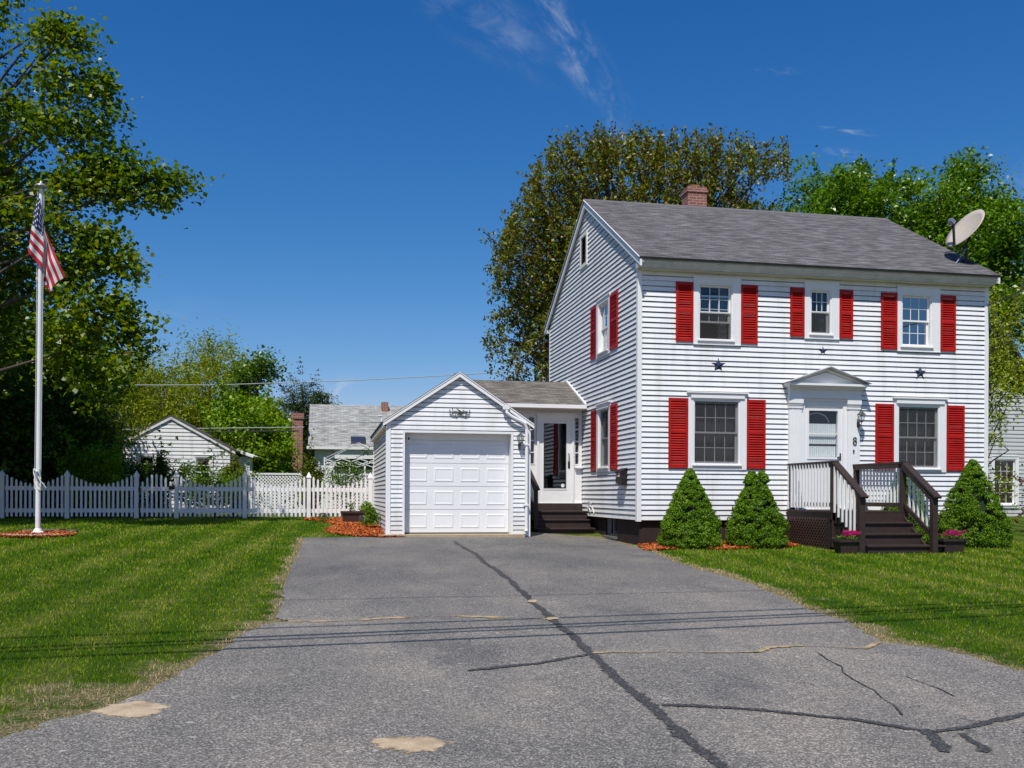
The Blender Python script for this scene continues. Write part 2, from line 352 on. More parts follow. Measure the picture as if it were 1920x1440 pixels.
def window(parent, T, tr, gl, grid=(3, 2), cap=False, pane=GLASS, screen=False, curtain='sides', open_=0., sash_grid=(True, True), muntin=.014, frame_m=WHITE, mun_m=None):
    """tr = casing rect (u0,u1,z0,z1), gl = sash opening rect"""
    t0, t1, s0, s1 = tr; g0, g1, h0, h1 = gl; mun_m = mun_m or WHITE
    f = MB(T); P = .045; rev = .035
    f.box(t0, g0-rev, 0, P, s0, s1); f.box(g1+rev, t1, 0, P, s0, s1)
    f.box(g0-rev, g1+rev, 0, P-.002, h1+rev, s1); f.box(g0-rev, g1+rev, 0, P-.002, s0, h0-rev-.02)
    # jamb lining and sill
    for a0, a1, c0, c1 in ((g0-rev, g0, h0-rev, h1+rev), (g1, g1+rev, h0-rev, h1+rev), (g0, g1, h1, h1+rev), (g0, g1, h0-rev, h0)):
        f.box(a0, a1, -.12, .028, c0, c1)
    f.box(g0-rev-.03, g1+rev+.03, -.02, P+.035, h0-rev-.022, h0-rev+.004)
    if cap:
        f.box(t0-.03, t1+.03, 0, .10, s1, s1+.03); f.box(t0+.06, t1-.06, P+.001, P+.03, s1-.11, s1-.002)
    else:
        f.box(t0, t1, 0, P+.018, s1, s1+.02); f.box(t0, t1, 0, P+.012, s0-.018, s0)
    w = f.build('window', frame_m, parent)
    mid = (h0+h1)/2
    for i, (a, b, n, nm) in enumerate(((mid-.02, h1, -.035, 'upper_sash'), (h0, mid+.02, -.07, 'lower_sash'))):
        lift = open_*(mid-h0) if i == 1 else 0
        a += lift; b += lift
        s = MB(T); k = .04
        s.box(g0, g0+k, n-.03, n, a, b); s.box(g1-k, g1, n-.03, n, a, b); s.box(g0+k, g1-k, n-.029, n-.001, a, a+k); s.box(g0+k, g1-k, n-.029, n-.001, b-k, b)
        if sash_grid[i]:
            for c in range(1, grid[0]): x = g0+k+(g1-g0-2*k)*c/grid[0]; s.box(x-muntin/2, x+muntin/2, n-.02, n-.006, a+k, b-k)
            for c in range(1, grid[1]): z = a+k+(b-a-2*k)*c/grid[1]; s.box(g0+k, g1-k, n-.021, n-.007, z-muntin/2, z+muntin/2)
        s.build(nm, mun_m, w)
        p = MB(T); p.quad((g0+k, n-.013, a+k), (g1-k, n-.013, a+k), (g1-k, n-.013, b-k), (g0+k, n-.013, b-k)); p.build('pane', pane, w)
    if screen:
        s = MB(T); a, b = (h0, h1) if screen == 'full' else (h0, mid)
        s.quad((g0, -.012, a), (g1, -.012, a), (g1, -.012, b), (g0, -.012, b)); s.build('insect_screen', SCREEN, w)
    # curtains with vertical folds
    def drape(u0, u1, z0_, z1_, n, m_, amp=.02, fold=.07):
        c = MB(T); k = max(6, int((u1-u0)/fold*6))
        for i in range(k):
            a = u0+(u1-u0)*i/k; b = u0+(u1-u0)*(i+1)/k; na = n+amp*math.sin(a/fold*6.28); nb = n+amp*math.sin(b/fold*6.28)
            c.quad((a, na, z0_), (b, nb, z0_), (b, nb, z1_), (a, na, z1_))
        c.build('curtain', m_, w, fix=False)
    W_ = g1-g0
    if curtain == 'sides': drape(g0, g0+W_*.24, h0, h1, -.22, CURT); drape(g1-W_*.3, g1, h0, h1, -.22, CURT)
    if curtain == 'right': drape(g1-W_*.28, g1, h0, h1, -.22, CURT)
    if curtain == 'full': drape(g0, g1, h0, h1, -.22, CURT, .015, .09)
    return w
def shutter(parent, T, u0, u1, z0, z1):
    s = MB(T); k = .05; d0, d1 = .022, .055
    s.box(u0, u0+k, d0, d1, z0, z1); s.box(u1-k, u1, d0, d1, z0, z1)
    mid = z0+(z1-z0)*.52
    for a, b in ((z0, z0+.07), (z1-.07, z1), (mid-.035, mid+.035)): s.box(u0+k, u1-k, d0, d1-.002, a, b)
    for a, b in ((z0+.07, mid-.035), (mid+.035, z1-.07)):
        n = max(6, round((b-a)/.052)); h = (b-a)/n
        for i in range(n):
            z = a+i*h
            s.add([(u0+k, .052, z), (u1-k, .052, z), (u1-k, .020, z+h*1.0), (u0+k, .020, z+h*1.0), (u0+k, .036, z-.004), (u1-k, .036, z-.004)], [(0, 1, 2, 3), (0, 1, 5, 4)])
    s.box(u0+.02, u1-.02, .012, .0195, z0+.02, z1-.02)
    s.build('shutter', RED, parent)
# ================================================================== SETTING: ground
drive_px = [(570,1009),(562,1030),(550,1055),(537,1088),(531,1110),(534,1122),(524,1142),(517,1160),(541,1167),(489,1173),(452,1195),(420,1218),(368,1246),(308,1280),(240,1312),(180,1337),(100,1352),(50,1372),(0,1387)]
drive_pr = [(1119,1008.5),(1150,1013),(1200,1029),(1216,1034),(1262,1054),(1320,1071),(1400,1094),(1450,1113),(1482,1128),(1530,1150),(1580,1164),(1620,1184),(1652,1206),(1702,1212),(1762,1219),(1830,1236),(1880,1251),(1920,1266)]
dl = [gnd(*p) for p in drive_px]; dr = [gnd(*p) for p in drive_pr]
def jit(pts, a=.03, n=4):
    out = []
    for p, q in zip(pts[:-1], pts[1:]):
        for i in range(n):
            t = i/n; out.append((p[0]+(q[0]-p[0])*t+random.gauss(0, a)*(i > 0), p[1]+(q[1]-p[1])*t+random.gauss(0, a)*(i > 0)))
    return out+[pts[-1]]
left_e = jit([(1.05, 21.72)]+dl+[(-4.6, 4.9), (-7, 3.6), (-14, 2.6), (-60, 2.2)], .022)
right_e = jit([(5.0, 23.3)]+dr+[(6.6, 5.6), (9, 4.6), (14, 4.0), (60, 3.8)], .022)
DRIVE = left_e+[(-60, -25), (60, -25)]+right_e[::-1]+[(5.0, 23.25), (4.62, 23.2), (4.6, 21.75)]
DP = np.array(DRIVE)
def inside(px, py, poly):
    px = np.asarray(px); py = np.asarray(py); c = np.zeros(px.shape, bool); n = len(poly); j = n-1
    for i in range(n):
        xi, yi = poly[i]; xj, yj = poly[j]
        if yi != yj: c ^= ((yi > py) != (yj > py)) & (px < (xj-xi)*(py-yi)/(yj-yi)+xi)
        j = i
    return c
def dist(px, py, line):
    d = np.full(np.shape(px), 1e9); L = np.array(line)
    for (ax, ay), (bx, by) in zip(L[:-1], L[1:]):
        vx, vy = bx-ax, by-ay; t = np.clip(((px-ax)*vx+(py-ay)*vy)/(vx*vx+vy*vy+1e-9), 0, 1)
        d = np.minimum(d, np.hypot(px-ax-t*vx, py-ay-t*vy))
    return d
def edge_dist(x, y): return np.minimum(dist(x, y, left_e[4:]), dist(x, y, right_e))

# --- lawn material shared by soil sheet and blades
def grass_nodes(k, blade):
    pos = k.new('ShaderNodeNewGeometry').outputs['Position']
    dry = k.new('ShaderNodeAttribute', attribute_name='dry').outputs['Fac']
    big = k.noise(pos, .35, 4, .6); mid_ = k.noise(pos, 1.9, 5, .65); fine = k.noise(pos, 14, 4, .7)
    st = k.mapping(pos, rot=(0, 0, R(4)))
    s = k.new('ShaderNodeSeparateXYZ', inp={0: st}); w = k.math('SINE', k.math('ADD', k.math('MULTIPLY', s.outputs[0], 6.283/.95), k.math('MULTIPLY', big, 1.5)))
    v = k.math('ADD', k.math('MULTIPLY', mid_, .62), k.math('MULTIPLY', big, .45)); v = k.math('ADD', v, k.math('MULTIPLY', w, .085)); v = k.math('ADD', v, k.math('MULTIPLY', fine, .22))
    if blade:
        rnd = k.new('ShaderNodeNewGeometry').outputs['Random Per Island']; v = k.math('ADD', v, k.math('MULTIPLY', rnd, .45)); v = k.math('SUBTRACT', v, .22)
    g1 = k.ramp(v, [(.28, (.019, .064, .002)), (.48, (.052, .118, .003)), (.66, (.100, .165, .008)), (.90, (.24, .25, .055))])
    straw = k.ramp(k.noise(pos, 30, 4, .8), [(.3, (.17, .13, .06)), (.5, (.36, .29, .15)), (.72, (.55, .46, .26))])
    f = k.math('ADD', dry, k.math('MULTIPLY', k.math('SUBTRACT', mid_, .5), 1.9)); f = k.smooth(f, .38, .78)
    if blade: f = k.smooth(k.math('ADD', f, k.math('MULTIPLY', k.math('SUBTRACT', rnd, .5), .8)), .3, .7)
    return k.mix(f, g1, straw), fine
def lawn_mat():
    m = bpy.data.materials.new('lawn_turf'); m.use_nodes = True; k = N(m.node_tree); b = k.n['Principled BSDF']
    c, fine = grass_nodes(k, False); pos = k.new('ShaderNodeNewGeometry').outputs['Position']
    tuft = k.noise(pos, 55, 3, .8); c = k.mix(k.smooth(tuft, .58, .36), c, (.018, .035, .006)); k.set(b, 'Base Color', c)
    k.set(b, 'Roughness', .95); k.set(b, 'Specular IOR Level', .1)
    h = k.math('ADD', k.noise(pos, 60, 4, .8), k.math('MULTIPLY', k.noise(pos, 9, 3), .8))
    bp = k.new('ShaderNodeBump', inp={'Strength': .9, 'Distance': .04, 'Height': h}); k.set(b, 'Normal', bp.outputs[0]); return m
def blade_mat():
    m = bpy.data.materials.new('grass_blades'); m.use_nodes = True; k = N(m.node_tree); k.n.clear()
    c, _ = grass_nodes(k, True); c = k.mix(.0, c, c); cb = k.new('ShaderNodeHueSaturation', inp={'Value': 1.5, 'Saturation': 1.08, 'Color': c}).outputs[0]
    df = k.new('ShaderNodeBsdfDiffuse', inp={'Color': cb}); tl = k.new('ShaderNodeBsdfTranslucent', inp={'Color': cb}); gl = k.new('ShaderNodeBsdfGlossy', inp={'Roughness': .65})
    a = k.new('ShaderNodeMixShader', inp={0: .3, 1: df.outputs[0], 2: tl.outputs[0]}); b = k.new('ShaderNodeMixShader', inp={0: .006, 1: a.outputs[0], 2: gl.outputs[0]})
    k.new('ShaderNodeOutputMaterial', inp={0: b.outputs[0]}); return m
def dryness(x, y):
    d = edge_dist(x, y)
    near = np.clip((11-y)/6, 0, 1)
    a = np.exp(-d/(.20+.34*near*(x < 1)+.10*(x > 3)))*1.1
    blob = np.zeros(np.shape(x))
    for (bx, by), r, s_ in ((gnd(440, 1255)[:2], .55, .8), (gnd(120, 1300), .7, .55), (gnd(200, 1290), .5, .45), (gnd(1460, 1050), .9, .3), (gnd(260, 1360), .5, .9), (gnd(1700, 1190), .6, .35), (gnd(1540, 1125), .4, .6)):
        blob = np.maximum(blob, s_*np.exp(-((x-bx)**2+(y-by)**2)/r**2))
    return np.clip(np.maximum(a, blob), 0, 1)
def terrain():
    ax = np.concatenate([[-700, -400, -200, -120, -80, -60, -45, -35, -28, -22], np.arange(-18, 20, .25), [20, 23, 27, 33, 40, 55, 80, 120, 200, 400, 700]])
    ay = np.concatenate([[-60, -30, -12, -4, 0], np.arange(2, 30, .25), [30, 32, 35, 40, 48, 60, 80, 120, 200, 400, 900]])
    X, Y = np.meshgrid(ax, ay); x = X.ravel(); y = Y.ravel(); V = np.stack([x, y, G(x, y)], 1)
    n, m = len(ax), len(ay); i, j = np.meshgrid(np.arange(n-1), np.arange(m-1)); a = (j*n+i).ravel()
    o = np_mesh('lawn', V, np.stack([a, a+1, a+1+n, a+n], 1), lawn_mat(), attrs={'dry': dryness(x, y)})
    tag(o, 'mown green lawn with straw coloured edges along the driveway', None, kind='structure')
terrain()
def sheet(name, poly, m, lift, step=.25, kind='structure', label=None, cat=None):
    P = [Vector(p) for p in poly]; xs = [p[0] for p in poly]; ys = [p[1] for p in poly]
    x0, x1, y0, y1 = max(min(xs), -20), min(max(xs), 20), max(min(ys), 2), max(ys)
    gx, gy = np.meshgrid(np.arange(math.floor(x0/step)*step, x1+step, step), np.arange(math.floor(y0/step)*step, y1+step, step)); gx = gx.ravel(); gy = gy.ravel()
    k = inside(gx, gy, poly); k &= dist(gx, gy, list(poly)+[poly[0]]) > step*.25
    pts = P+[Vector((a, b)) for a, b in zip(gx[k], gy[k])]
    ed = [(i, (i+1) % len(P)) for i in range(len(P))]
    v, _, f, *_ = delaunay_2d_cdt(pts, ed, [], 2, 1e-4)
    mb = MB(); mb.v = [(p.x, p.y, g(p.x, p.y)+lift) for p in v]; mb.f = [tuple(q) for q in f]
    mb.uv = None; o = mb.build(name, m, fix=False)
    for p in o.data.polygons:
        pass
    return tag(o, label, cat, kind=kind)
def asphalt_mat():
    m = bpy.data.materials.new('weathered_asphalt'); m.use_nodes = True; k = N(m.node_tree); b = k.n['Principled BSDF']
    pos = k.new('ShaderNodeNewGeometry').outputs['Position']
    big = k.noise(pos, .38, 5, .6); md = k.noise(k.mapping(pos, scale=(1.6, .8, 1)), 1.5, 6, .65)
    c = k.ramp(big, [(.34, (.098, .094, .087)), (.5, (.148, .136, .120)), (.66, (.208, .185, .158))])
    c = k.mix(k.smooth(md, .35, .7), k.mix(.35, c, (.085, .085, .088)), c)
    vo = k.new('ShaderNodeTexVoronoi', inp={'Vector': pos, 'Scale': 105.}); sp = k.new('ShaderNodeSeparateColor', inp={0: vo.outputs['Color']})
    c = k.mix(k.math('MULTIPLY', k.smooth(sp.outputs[0], .5, .95), .62), c, (.46, .425, .38)); c = k.mix(k.math('MULTIPLY', k.smooth(sp.outputs[1], .55, .95), .68), c, (.035, .035, .033))
    vo2 = k.new('ShaderNodeTexVoronoi', inp={'Vector': pos, 'Scale': 30.}); sp2 = k.new('ShaderNodeSeparateColor', inp={0: vo2.outputs['Color']})
    c = k.mix(k.math('MULTIPLY', k.smooth(sp2.outputs[0], .995, 1.), .5), c, (.5, .48, .45))
    scr = k.noise(k.mapping(pos, scale=(.6, 5, 1)), 2.5, 6, .75); c = k.mix(k.math('MULTIPLY', k.smooth(scr, .60, .78), .35), c, (.30, .29, .28))
    wr = k.noise(k.mapping(pos, scale=(1, .45, 1)), .75, 6, .7); c = k.mix(k.math('MULTIPLY', k.smooth(wr, .42, .62), .8), c, (1.3, 1.26, 1.22), 'MULTIPLY'); wd = k.noise(k.mapping(pos, loc=(7, 3, 0), scale=(1, .5, 1)), .9, 6, .7); c = k.mix(k.math('MULTIPLY', k.smooth(wd, .54, .68), .8), c, (.72, .74, .77), 'MULTIPLY')
    yy = k.new('ShaderNodeSeparateXYZ', inp={0: pos}).outputs[1]; c = k.mix(k.smooth(k.math('ADD', yy, k.math('MULTIPLY', k.noise(pos, .5, 3), 3.)), 11.5, 16.), c, (.80, .81, .83), 'MULTIPLY') if False else k.mix(k.smooth(k.math('ADD', yy, k.math('MULTIPLY', k.noise(pos, .5, 3), 3.)), 11.5, 16.), c, k.mix(1., c, (.80, .81, .83), 'MULTIPLY'))
    st = k.noise(pos, .9, 3, .5); c = k.mix(k.math('MULTIPLY', k.smooth(st, .60, .75), .3), c, (.26, .23, .19))
    # alligator cracking in the patch by the right verge
    gx, gy = gnd(1690, 1330); sx = k.new('ShaderNodeVectorMath', operation='DISTANCE'); k.set(sx, 0, pos); sx.inputs[1].default_value = (gx, gy, g(gx, gy))
    cr = k.new('ShaderNodeTexVoronoi', feature='DISTANCE_TO_EDGE'); wv = k.new('ShaderNodeMix', data_type='VECTOR')
    nz = k.new('ShaderNodeTexNoise', inp={'Vector': pos, 'Scale': 5., 'Detail': 4.}); add = k.new('ShaderNodeVectorMath', operation='MULTIPLY_ADD'); k.set(add, 0, nz.outputs['Color']); add.inputs[1].default_value = (.28, .28, 0); k.set(add, 2, pos)
    k.set(cr, 'Vector', add.outputs[0]); k.set(cr, 'Scale', 3.4); msk = k.math('MULTIPLY', k.smooth(sx.outputs['Value'], 1.5, .5), k.smooth(k.noise(pos, 1.8, 2), .42, .58))
    c = k.mix(k.math('MULTIPLY', k.math('MULTIPLY', k.smooth(cr.outputs[0], .012, .002), msk), .8), c, (.02, .02, .02))
    k.set(b, 'Base Color', c); k.set(b, 'Roughness', .85); k.set(b, 'Specular IOR Level', .3)
    h = k.math('ADD', vo.outputs['Distance'], k.math('MULTIPLY', k.noise(pos, 3, 4), 1.5))
    bp = k.new('ShaderNodeBump', inp={'Strength': .5, 'Distance': .006, 'Height': h}); k.set(b, 'Normal', bp.outputs[0]); return m
sheet('driveway', DRIVE, asphalt_mat(), .012, label='worn grey asphalt driveway in front of the garage')
def strip(name, pxs, w, m, label, lift=.017, taper=False, n_p=0):
    P = [np.array(gnd(*p)) for p in pxs]; L = []
    for a, b in zip(P[:-1], P[1:]):
        n = max(2, int(np.linalg.norm(b-a)/.07)); L += [a+(b-a)*i/n for i in range(n)]
    L.append(P[-1]); mb = MB(); ph = random.random()*9; n = len(L)
    for i, p in enumerate(L):
        d = L[min(i+1, n-1)]-L[max(i-1, 0)]; d = d/np.linalg.norm(d); q = np.array([-d[1], d[0]])
        ww = w*(.85+.2*math.sin(i*.7+ph)*math.sin(i*.23+1)+random.uniform(-.14, .14)); off = .008*math.sin(i*.31+ph)
        if taper: ww *= min(1, .3+min(i, n-i)/n*3)
        for s_ in (-1, 0, 1): r_ = p+q*(s_*ww*.75+off+random.uniform(-.1, .1)*w); mb.v.append((r_[0], r_[1], g(r_[0], r_[1])+lift))
        if i: o = 3*i; mb.f += [(o-3, o-2, o+1, o), (o-2, o-1, o+2, o+1)]
    o = mb.build(name, m, fix=False); a = o.data.attributes.new('across', 'FLOAT', 'POINT'); a.data.foreach_set('value', np.tile([1., 0., 1.], n).astype(np.float32)); return tag(o, label, None, kind='structure')
def seal_mat(name, col, hole, amt, gapv=.26):
    m = bpy.data.materials.new(name); m.use_nodes = True; k = N(m.node_tree); b = k.n['Principled BSDF']
    pos = k.new('ShaderNodeNewGeometry').outputs['Position']; f = k.noise(pos, 16, 5, .75)
    vo = k.new('ShaderNodeTexVoronoi', inp={'Vector': pos, 'Scale': 95.}); sp = k.new('ShaderNodeSeparateColor', inp={0: vo.outputs['Color']})
    c = k.mix(k.math('MULTIPLY', k.smooth(f, .62-amt, .75-amt), .8), col, hole); c = k.mix(k.math('MULTIPLY', k.smooth(sp.outputs[0], .75, 1.), .5), c, (.22, .21, .2))
    tr = k.new('ShaderNodeBsdfTransparent'); k.set(b, 'Base Color', c); k.set(b, 'Roughness', .8)
    ac = k.new('ShaderNodeAttribute', attribute_name='across').outputs['Fac']; eg = k.math('ADD', k.math('SUBTRACT', .88, ac), k.math('MULTIPLY', k.math('SUBTRACT', k.noise(pos, 24, 6, .8), .5), 3.0))
    a = k.math('MULTIPLY', k.smooth(eg, .0, .30), k.smooth(k.noise(pos, 1.3, 4, .6), gapv, gapv+.14)); mx = k.new('ShaderNodeMixShader', inp={0: a, 1: tr.outputs[0], 2: b.outputs[0]})
    k.l.new(mx.outputs[0], k.n['Material Output'].inputs[0]); return m
SEAL = seal_mat('tar_crack_seal', (.035, .033, .032), (.11, .10, .095), .05); SANDC = seal_mat('sandy_crack', (.46, .31, .17), (.10, .13, .03), .14, .38); HAIR = seal_mat('hairline_crack', (.02, .02, .02), (.05, .05, .045), 0, .34)
strip('crack_seam', [(852,1016),(873,1030),(896,1042),(906,1055),(935,1073),(960,1093),(985,1118),(1010,1141),(1035,1162),(1052,1178),(1075,1197),(1110,1228),(1140,1260),(1175,1290),(1215,1325),(1250,1355),(1290,1390),(1340,1432),(1400,1480)], .085, SEAL, 'long dark sealed crack running down the driveway')
strip('crack_seam', [(876,1261),(900,1258),(960,1252),(1010,1248),(1060,1238),(1112,1229)], .065, SEAL, 'short tar seal branching off the long driveway crack', .019)
strip('crack_seam', [(1240,1326),(1300,1328),(1370,1332),(1450,1338),(1530,1347),(1610,1354),(1700,1370),(1750,1376),(1810,1370),(1860,1358),(1920,1343),(1990,1325)], .06, SEAL, 'curving tar seal across the right side of the driveway', .019)
strip('crack_seam', [(1738,1372),(1752,1388),(1763,1402),(1768,1415)], .075, SEAL, 'short dark tar patch below the curving seal', .018)
strip('crack_seam', [(1805,1380),(1825,1395),(1850,1408),(1842,1415)], .06, SEAL, 'small dark tar smear at the lower right of the driveway', .018)
for _pts in ([(541,1167),(600,1168),(650,1167),(700,1163),(760,1160),(850,1158),(930,1160),(1000,1162),(1036,1163)], [(1112,1228),(1150,1226),(1190,1227),(1230,1226),(1290,1226),(1370,1227),(1425,1226),(1440,1218),(1500,1214),(1560,1217),(1625,1219),(1652,1206)]): strip('crack_seam', _pts, .022, HAIR, 'thin dark line inside a sandy driveway joint', .0165)
strip('driveway_joint', [(541,1167),(600,1168),(650,1167),(700,1163),(760,1160),(850,1158),(930,1160),(1000,1162),(1036,1163)], .10, SANDC, 'sandy joint with weeds across the left half of the driveway', .018)
strip('driveway_joint', [(1112,1228),(1150,1226),(1190,1227),(1230,1226),(1290,1226),(1370,1227),(1425,1226),(1440,1218),(1500,1214),(1560,1217),(1625,1219),(1652,1206)], .055, SANDC, 'sandy joint across the right half of the driveway', .02)
strip('crack_seam', [(1528,1222),(1550,1240),(1577,1254),(1580,1264),(1600,1277),(1640,1298),(1655,1315),(1672,1325),(1690,1345)], .014, HAIR, 'jagged hairline crack in the right driveway asphalt', .018)
strip('crack_seam', [(1700,1272),(1730,1283),(1765,1296),(1790,1310)], .012, HAIR, 'short hairline crack near the right verge', .018)
def sand_mat():
    m = mat('pale_sand', (.54, .42, .28), .95, .45, 7, .8, 120, col2=(.30, .23, .14)); k = N(m.node_tree); b = k.n['Principled BSDF']
    rim = k.new('ShaderNodeAttribute', attribute_name='rim').outputs['Fac']; pos = k.new('ShaderNodeNewGeometry').outputs['Position']
    a = k.math('ADD', k.math('SUBTRACT', 1.12, rim), k.math('MULTIPLY', k.math('SUBTRACT', k.noise(pos, 7, 7, .75), .5), 1.3)); a = k.smooth(a, .10, .34)
    mx = k.new('ShaderNodeMixShader', inp={0: a, 1: k.new('ShaderNodeBsdfTransparent').outputs[0], 2: b.outputs[0]}); k.l.new(mx.outputs[0], k.n['Material Output'].inputs[0]); return m
SAND = sand_mat()
def blob_patch(name, cx, cy, rx, ry, label, seed, lift=.016):
    rr = random.Random(seed); ph = [rr.uniform(0, 6.3) for _ in range(4)]; poly = []
    for i in range(40):
        a = 6.283*i/40; q = 1+.13*math.sin(2*a+ph[0])+.1*math.sin(3*a+ph[1])+.07*math.sin(7*a+ph[2])+.04*math.sin(13*a+ph[3]); poly.append(gnd(cx+rx*q*math.cos(a), cy+ry*q*math.sin(a)))
    mb = MB(); n = len(poly); cxy = np.mean(poly, 0)
    rims = []
    for s_, h in ((1.12, 0), (.8, .005), (.45, .009), (0.01, .010)):
        for x, y in poly: X = cxy[0]+(x-cxy[0])*s_; Y = cxy[1]+(y-cxy[1])*s_; mb.v.append((X, Y, g(X, Y)+lift-.004+h)); rims.append(s_)
    for k in range(3):
        for i in range(n): mb.f.append((k*n+i, k*n+(i+1) % n, (k+1)*n+(i+1) % n, (k+1)*n+i))
    o = mb.build(name, SAND, smooth=True, fix=False); a = o.data.attributes.new('rim', 'FLOAT', 'POINT'); a.data.foreach_set('value', np.array(rims, dtype=np.float32)); tag(o, label, None, kind='structure')
blob_patch('sand_patch', 768, 1400, 66, 19, 'round sandy pothole fill low in the middle of the driveway', 3)
blob_patch('sand_patch', 246, 1335, 72, 15, 'sand spilled over the left driveway edge', 5)
blob_patch('sand_patch', 998, 1130, 9, 3, 'small sand dab on the long driveway crack', 8, .022)
blob_patch('sand_patch', 1034, 1163, 12, 3.5, 'sand dab where the joint meets the long crack', 9, .024)

# --- grass blades
def blades():
    Vs, Fs, dr_ = [], [], []; pool = []
    for (x0, x1, y0, y1, mx) in ((-13, 2.2, 4.2, 27.8, 0), (2.5, 19, 4.6, 20.0, 0)):
        n = 2600000; x = RNG.uniform(x0, x1, n); y = RNG.uniform(y0, y1, n)
        r = x*math.cos(YAW)-y*math.sin(YAW); dp = x*math.sin(YAW)+y*math.cos(YAW)
        vis = (np.abs(r/dp) < .56) & ((CAMZ-G(x, y))/dp < .30)
        dens = 1800*np.clip(7.0/dp, .0, 1)**1.75; area = (x1-x0)*(y1-y0); keep = RNG.random(n) < dens*area/n
        k = vis & keep; pool.append((x[k], y[k], dp[k]))
    x = np.concatenate([p[0] for p in pool]); y = np.concatenate([p[1] for p in pool]); dp = np.concatenate([p[2] for p in pool])
    k = ~inside(x, y, DRIVE)
    e0 = edge_dist(x, y); k |= (e0 < .075) & (RNG.random(len(x)) < .5*(1-e0/.08))
    for p in MULCH_POLYS: k &= ~inside(x, y, p)
    k &= ~((x > 6.6) & (x < 15.3) & (y > 19.9)); k &= ~((x > 1.2) & (x < 4.7) & (y > 21.8)); k &= ~((x > 10.0) & (x < 12.1) & (y > 17.1))
    x, y, dp = x[k], y[k], dp[k]; n = len(x); dry = dryness(x, y)
    ed = edge_dist(x, y); thin = RNG.random(n) < np.clip(1.25-dry*.75, .3, 1); x, y, dp, dry, ed = [q[thin] for q in (x, y, dp, dry, ed)]; n = len(x)
    z = G(x, y); h = RNG.uniform(.020, .046, n)*(1-.45*dry)*(1+.7*np.exp(-(ed/.10)**2))*np.clip(dp/12, .85, 1.3); w = np.clip(dp/8, .8, 3)*.0042
    a = RNG.uniform(0, 6.283, n); ln = RNG.uniform(0, .9, n)*h; la = RNG.uniform(0, 6.283, n)
    ax, ay = np.cos(a)*w, np.sin(a)*w; V = np.empty((n, 3, 3))
    V[:, 0] = np.stack([x-ax, y-ay, z-.004], 1); V[:, 1] = np.stack([x+ax, y+ay, z-.004], 1); V[:, 2] = np.stack([x+np.cos(la)*ln, y+np.sin(la)*ln, z+h], 1)
    F = np.arange(n*3).reshape(n, 3)
    o = np_mesh('grass', V.reshape(-1, 3), F, blade_mat(), attrs={'dry': np.repeat(dry, 3)})
    tag(o, 'short mown grass blades covering the front lawn', 'grass', kind='stuff'); print('blades', n)

# --- mulch
MULCH = mat_leaf('orange_red_bark_mulch', [(.07, .03, .015), (.22, .05, .018), (.46, .115, .030), (.62, .20, .06), (.68, .33, .13)], 0, .02)
MULCHB = mat('mulch_underlay', (.26, .07, .022), .95, .5, 30, .6, 60)
MULCH_POLYS = []
def mulch(px, label, n, name='mulch_bed', world_poly=None, h=.03):
    poly = world_poly or [gnd(*p) for p in px]; MULCH_POLYS.append(poly)
    sheet('mulch_soil', poly, MULCHB, .016, .2, label=label.replace('chips', 'bedding')+' under layer') if False else None
    P = np.array(poly); x = RNG.uniform(P[:, 0].min(), P[:, 0].max(), n*4); y = RNG.uniform(P[:, 1].min(), P[:, 1].max(), n*4); k = inside(x, y, poly); x = x[k][:n]; y = y[k][:n]; m = len(x)
    base = []; 
    v, _, f, *_ = delaunay_2d_cdt([Vector(p) for p in poly], [(i, (i+1) % len(poly)) for i in range(len(poly))], [], 2, 1e-4)
    a = RNG.uniform(0, 6.283, m); L = RNG.uniform(.02, .055, m); w = RNG.uniform(.006, .014, m); t = RNG.normal(0, .35, m)
    ux, uy, uz = np.cos(a)*L, np.sin(a)*L, np.sin(t)*L*.6; vx, vy = -np.sin(a)*w, np.cos(a)*w; z = G(x, y)+.018+RNG.random(m)*h
    V = np.empty((m, 4, 3))
    for i, (s1, s2) in enumerate(((-1, -1), (1, -1), (1, 1), (-1, 1))): V[:, i] = np.stack([x+ux*s1+vx*s2, y+uy*s1+vy*s2, z+uz*s1+RNG.normal(0, .003, m)], 1)
    VV = V.reshape(-1, 3); F = np.arange(m*4).reshape(m, 4); tone = np.repeat(RNG.random(m), 4)
    bv = np.array([(p.x, p.y, g(p.x, p.y)+.018) for p in v]); 
    # underlay triangles written as degenerate quads are avoided: fan them as extra quads
    T = []
    for q in f:
        q = list(q); c = len(VV)+len(bv)
        for i in range(1, len(q)-1): T.append((q[0], q[i], q[i+1]))
    T = np.array(T)+len(VV); VV = np.concatenate([VV, bv]); tone = np.concatenate([tone, np.full(len(bv), .0)])
    mids = (VV[T[:, 1]]+VV[T[:, 2]])/2; mi = np.arange(len(T))+len(VV); VV = np.concatenate([VV, mids]); tone = np.concatenate([tone, np.zeros(len(T))])
    Q = np.stack([T[:, 0], T[:, 1], mi, T[:, 2]], 1); F = np.concatenate([F, Q])
    return tag(np_mesh(name, VV, F, MULCH, tone=tone), label, 'mulch', kind='stuff')
mulch([(1196,1024),(1205,1032),(1216,1034),(1262,1031),(1300,1029),(1350,1032),(1400,1030),(1440,1028),(1472,1028),(1500,1024),(1470,1018),(1240,1016)], 'orange bark chips around the two cone shrubs left of the porch', 9000)
mulch([(1735,1021),(1800,1024),(1850,1024),(1890,1021),(1893,1016),(1840,1012),(1740,1012)], 'orange bark chips under the cone shrub right of the porch', 5000)
mulch([(1.0, 21.72)], 'orange bark chips beside the left garage corner', 14000, world_poly=[(1.75, 21.62), (1.2, 21.5), (.7, 21.7), (.2, 22.3), (-.1, 23.2), (.2, 25.2), (-.2, 26.6), (-.6, 27.0), (-.7, 27.6), (1.28, 27.7), (1.28, 21.88), (1.68, 21.86)])
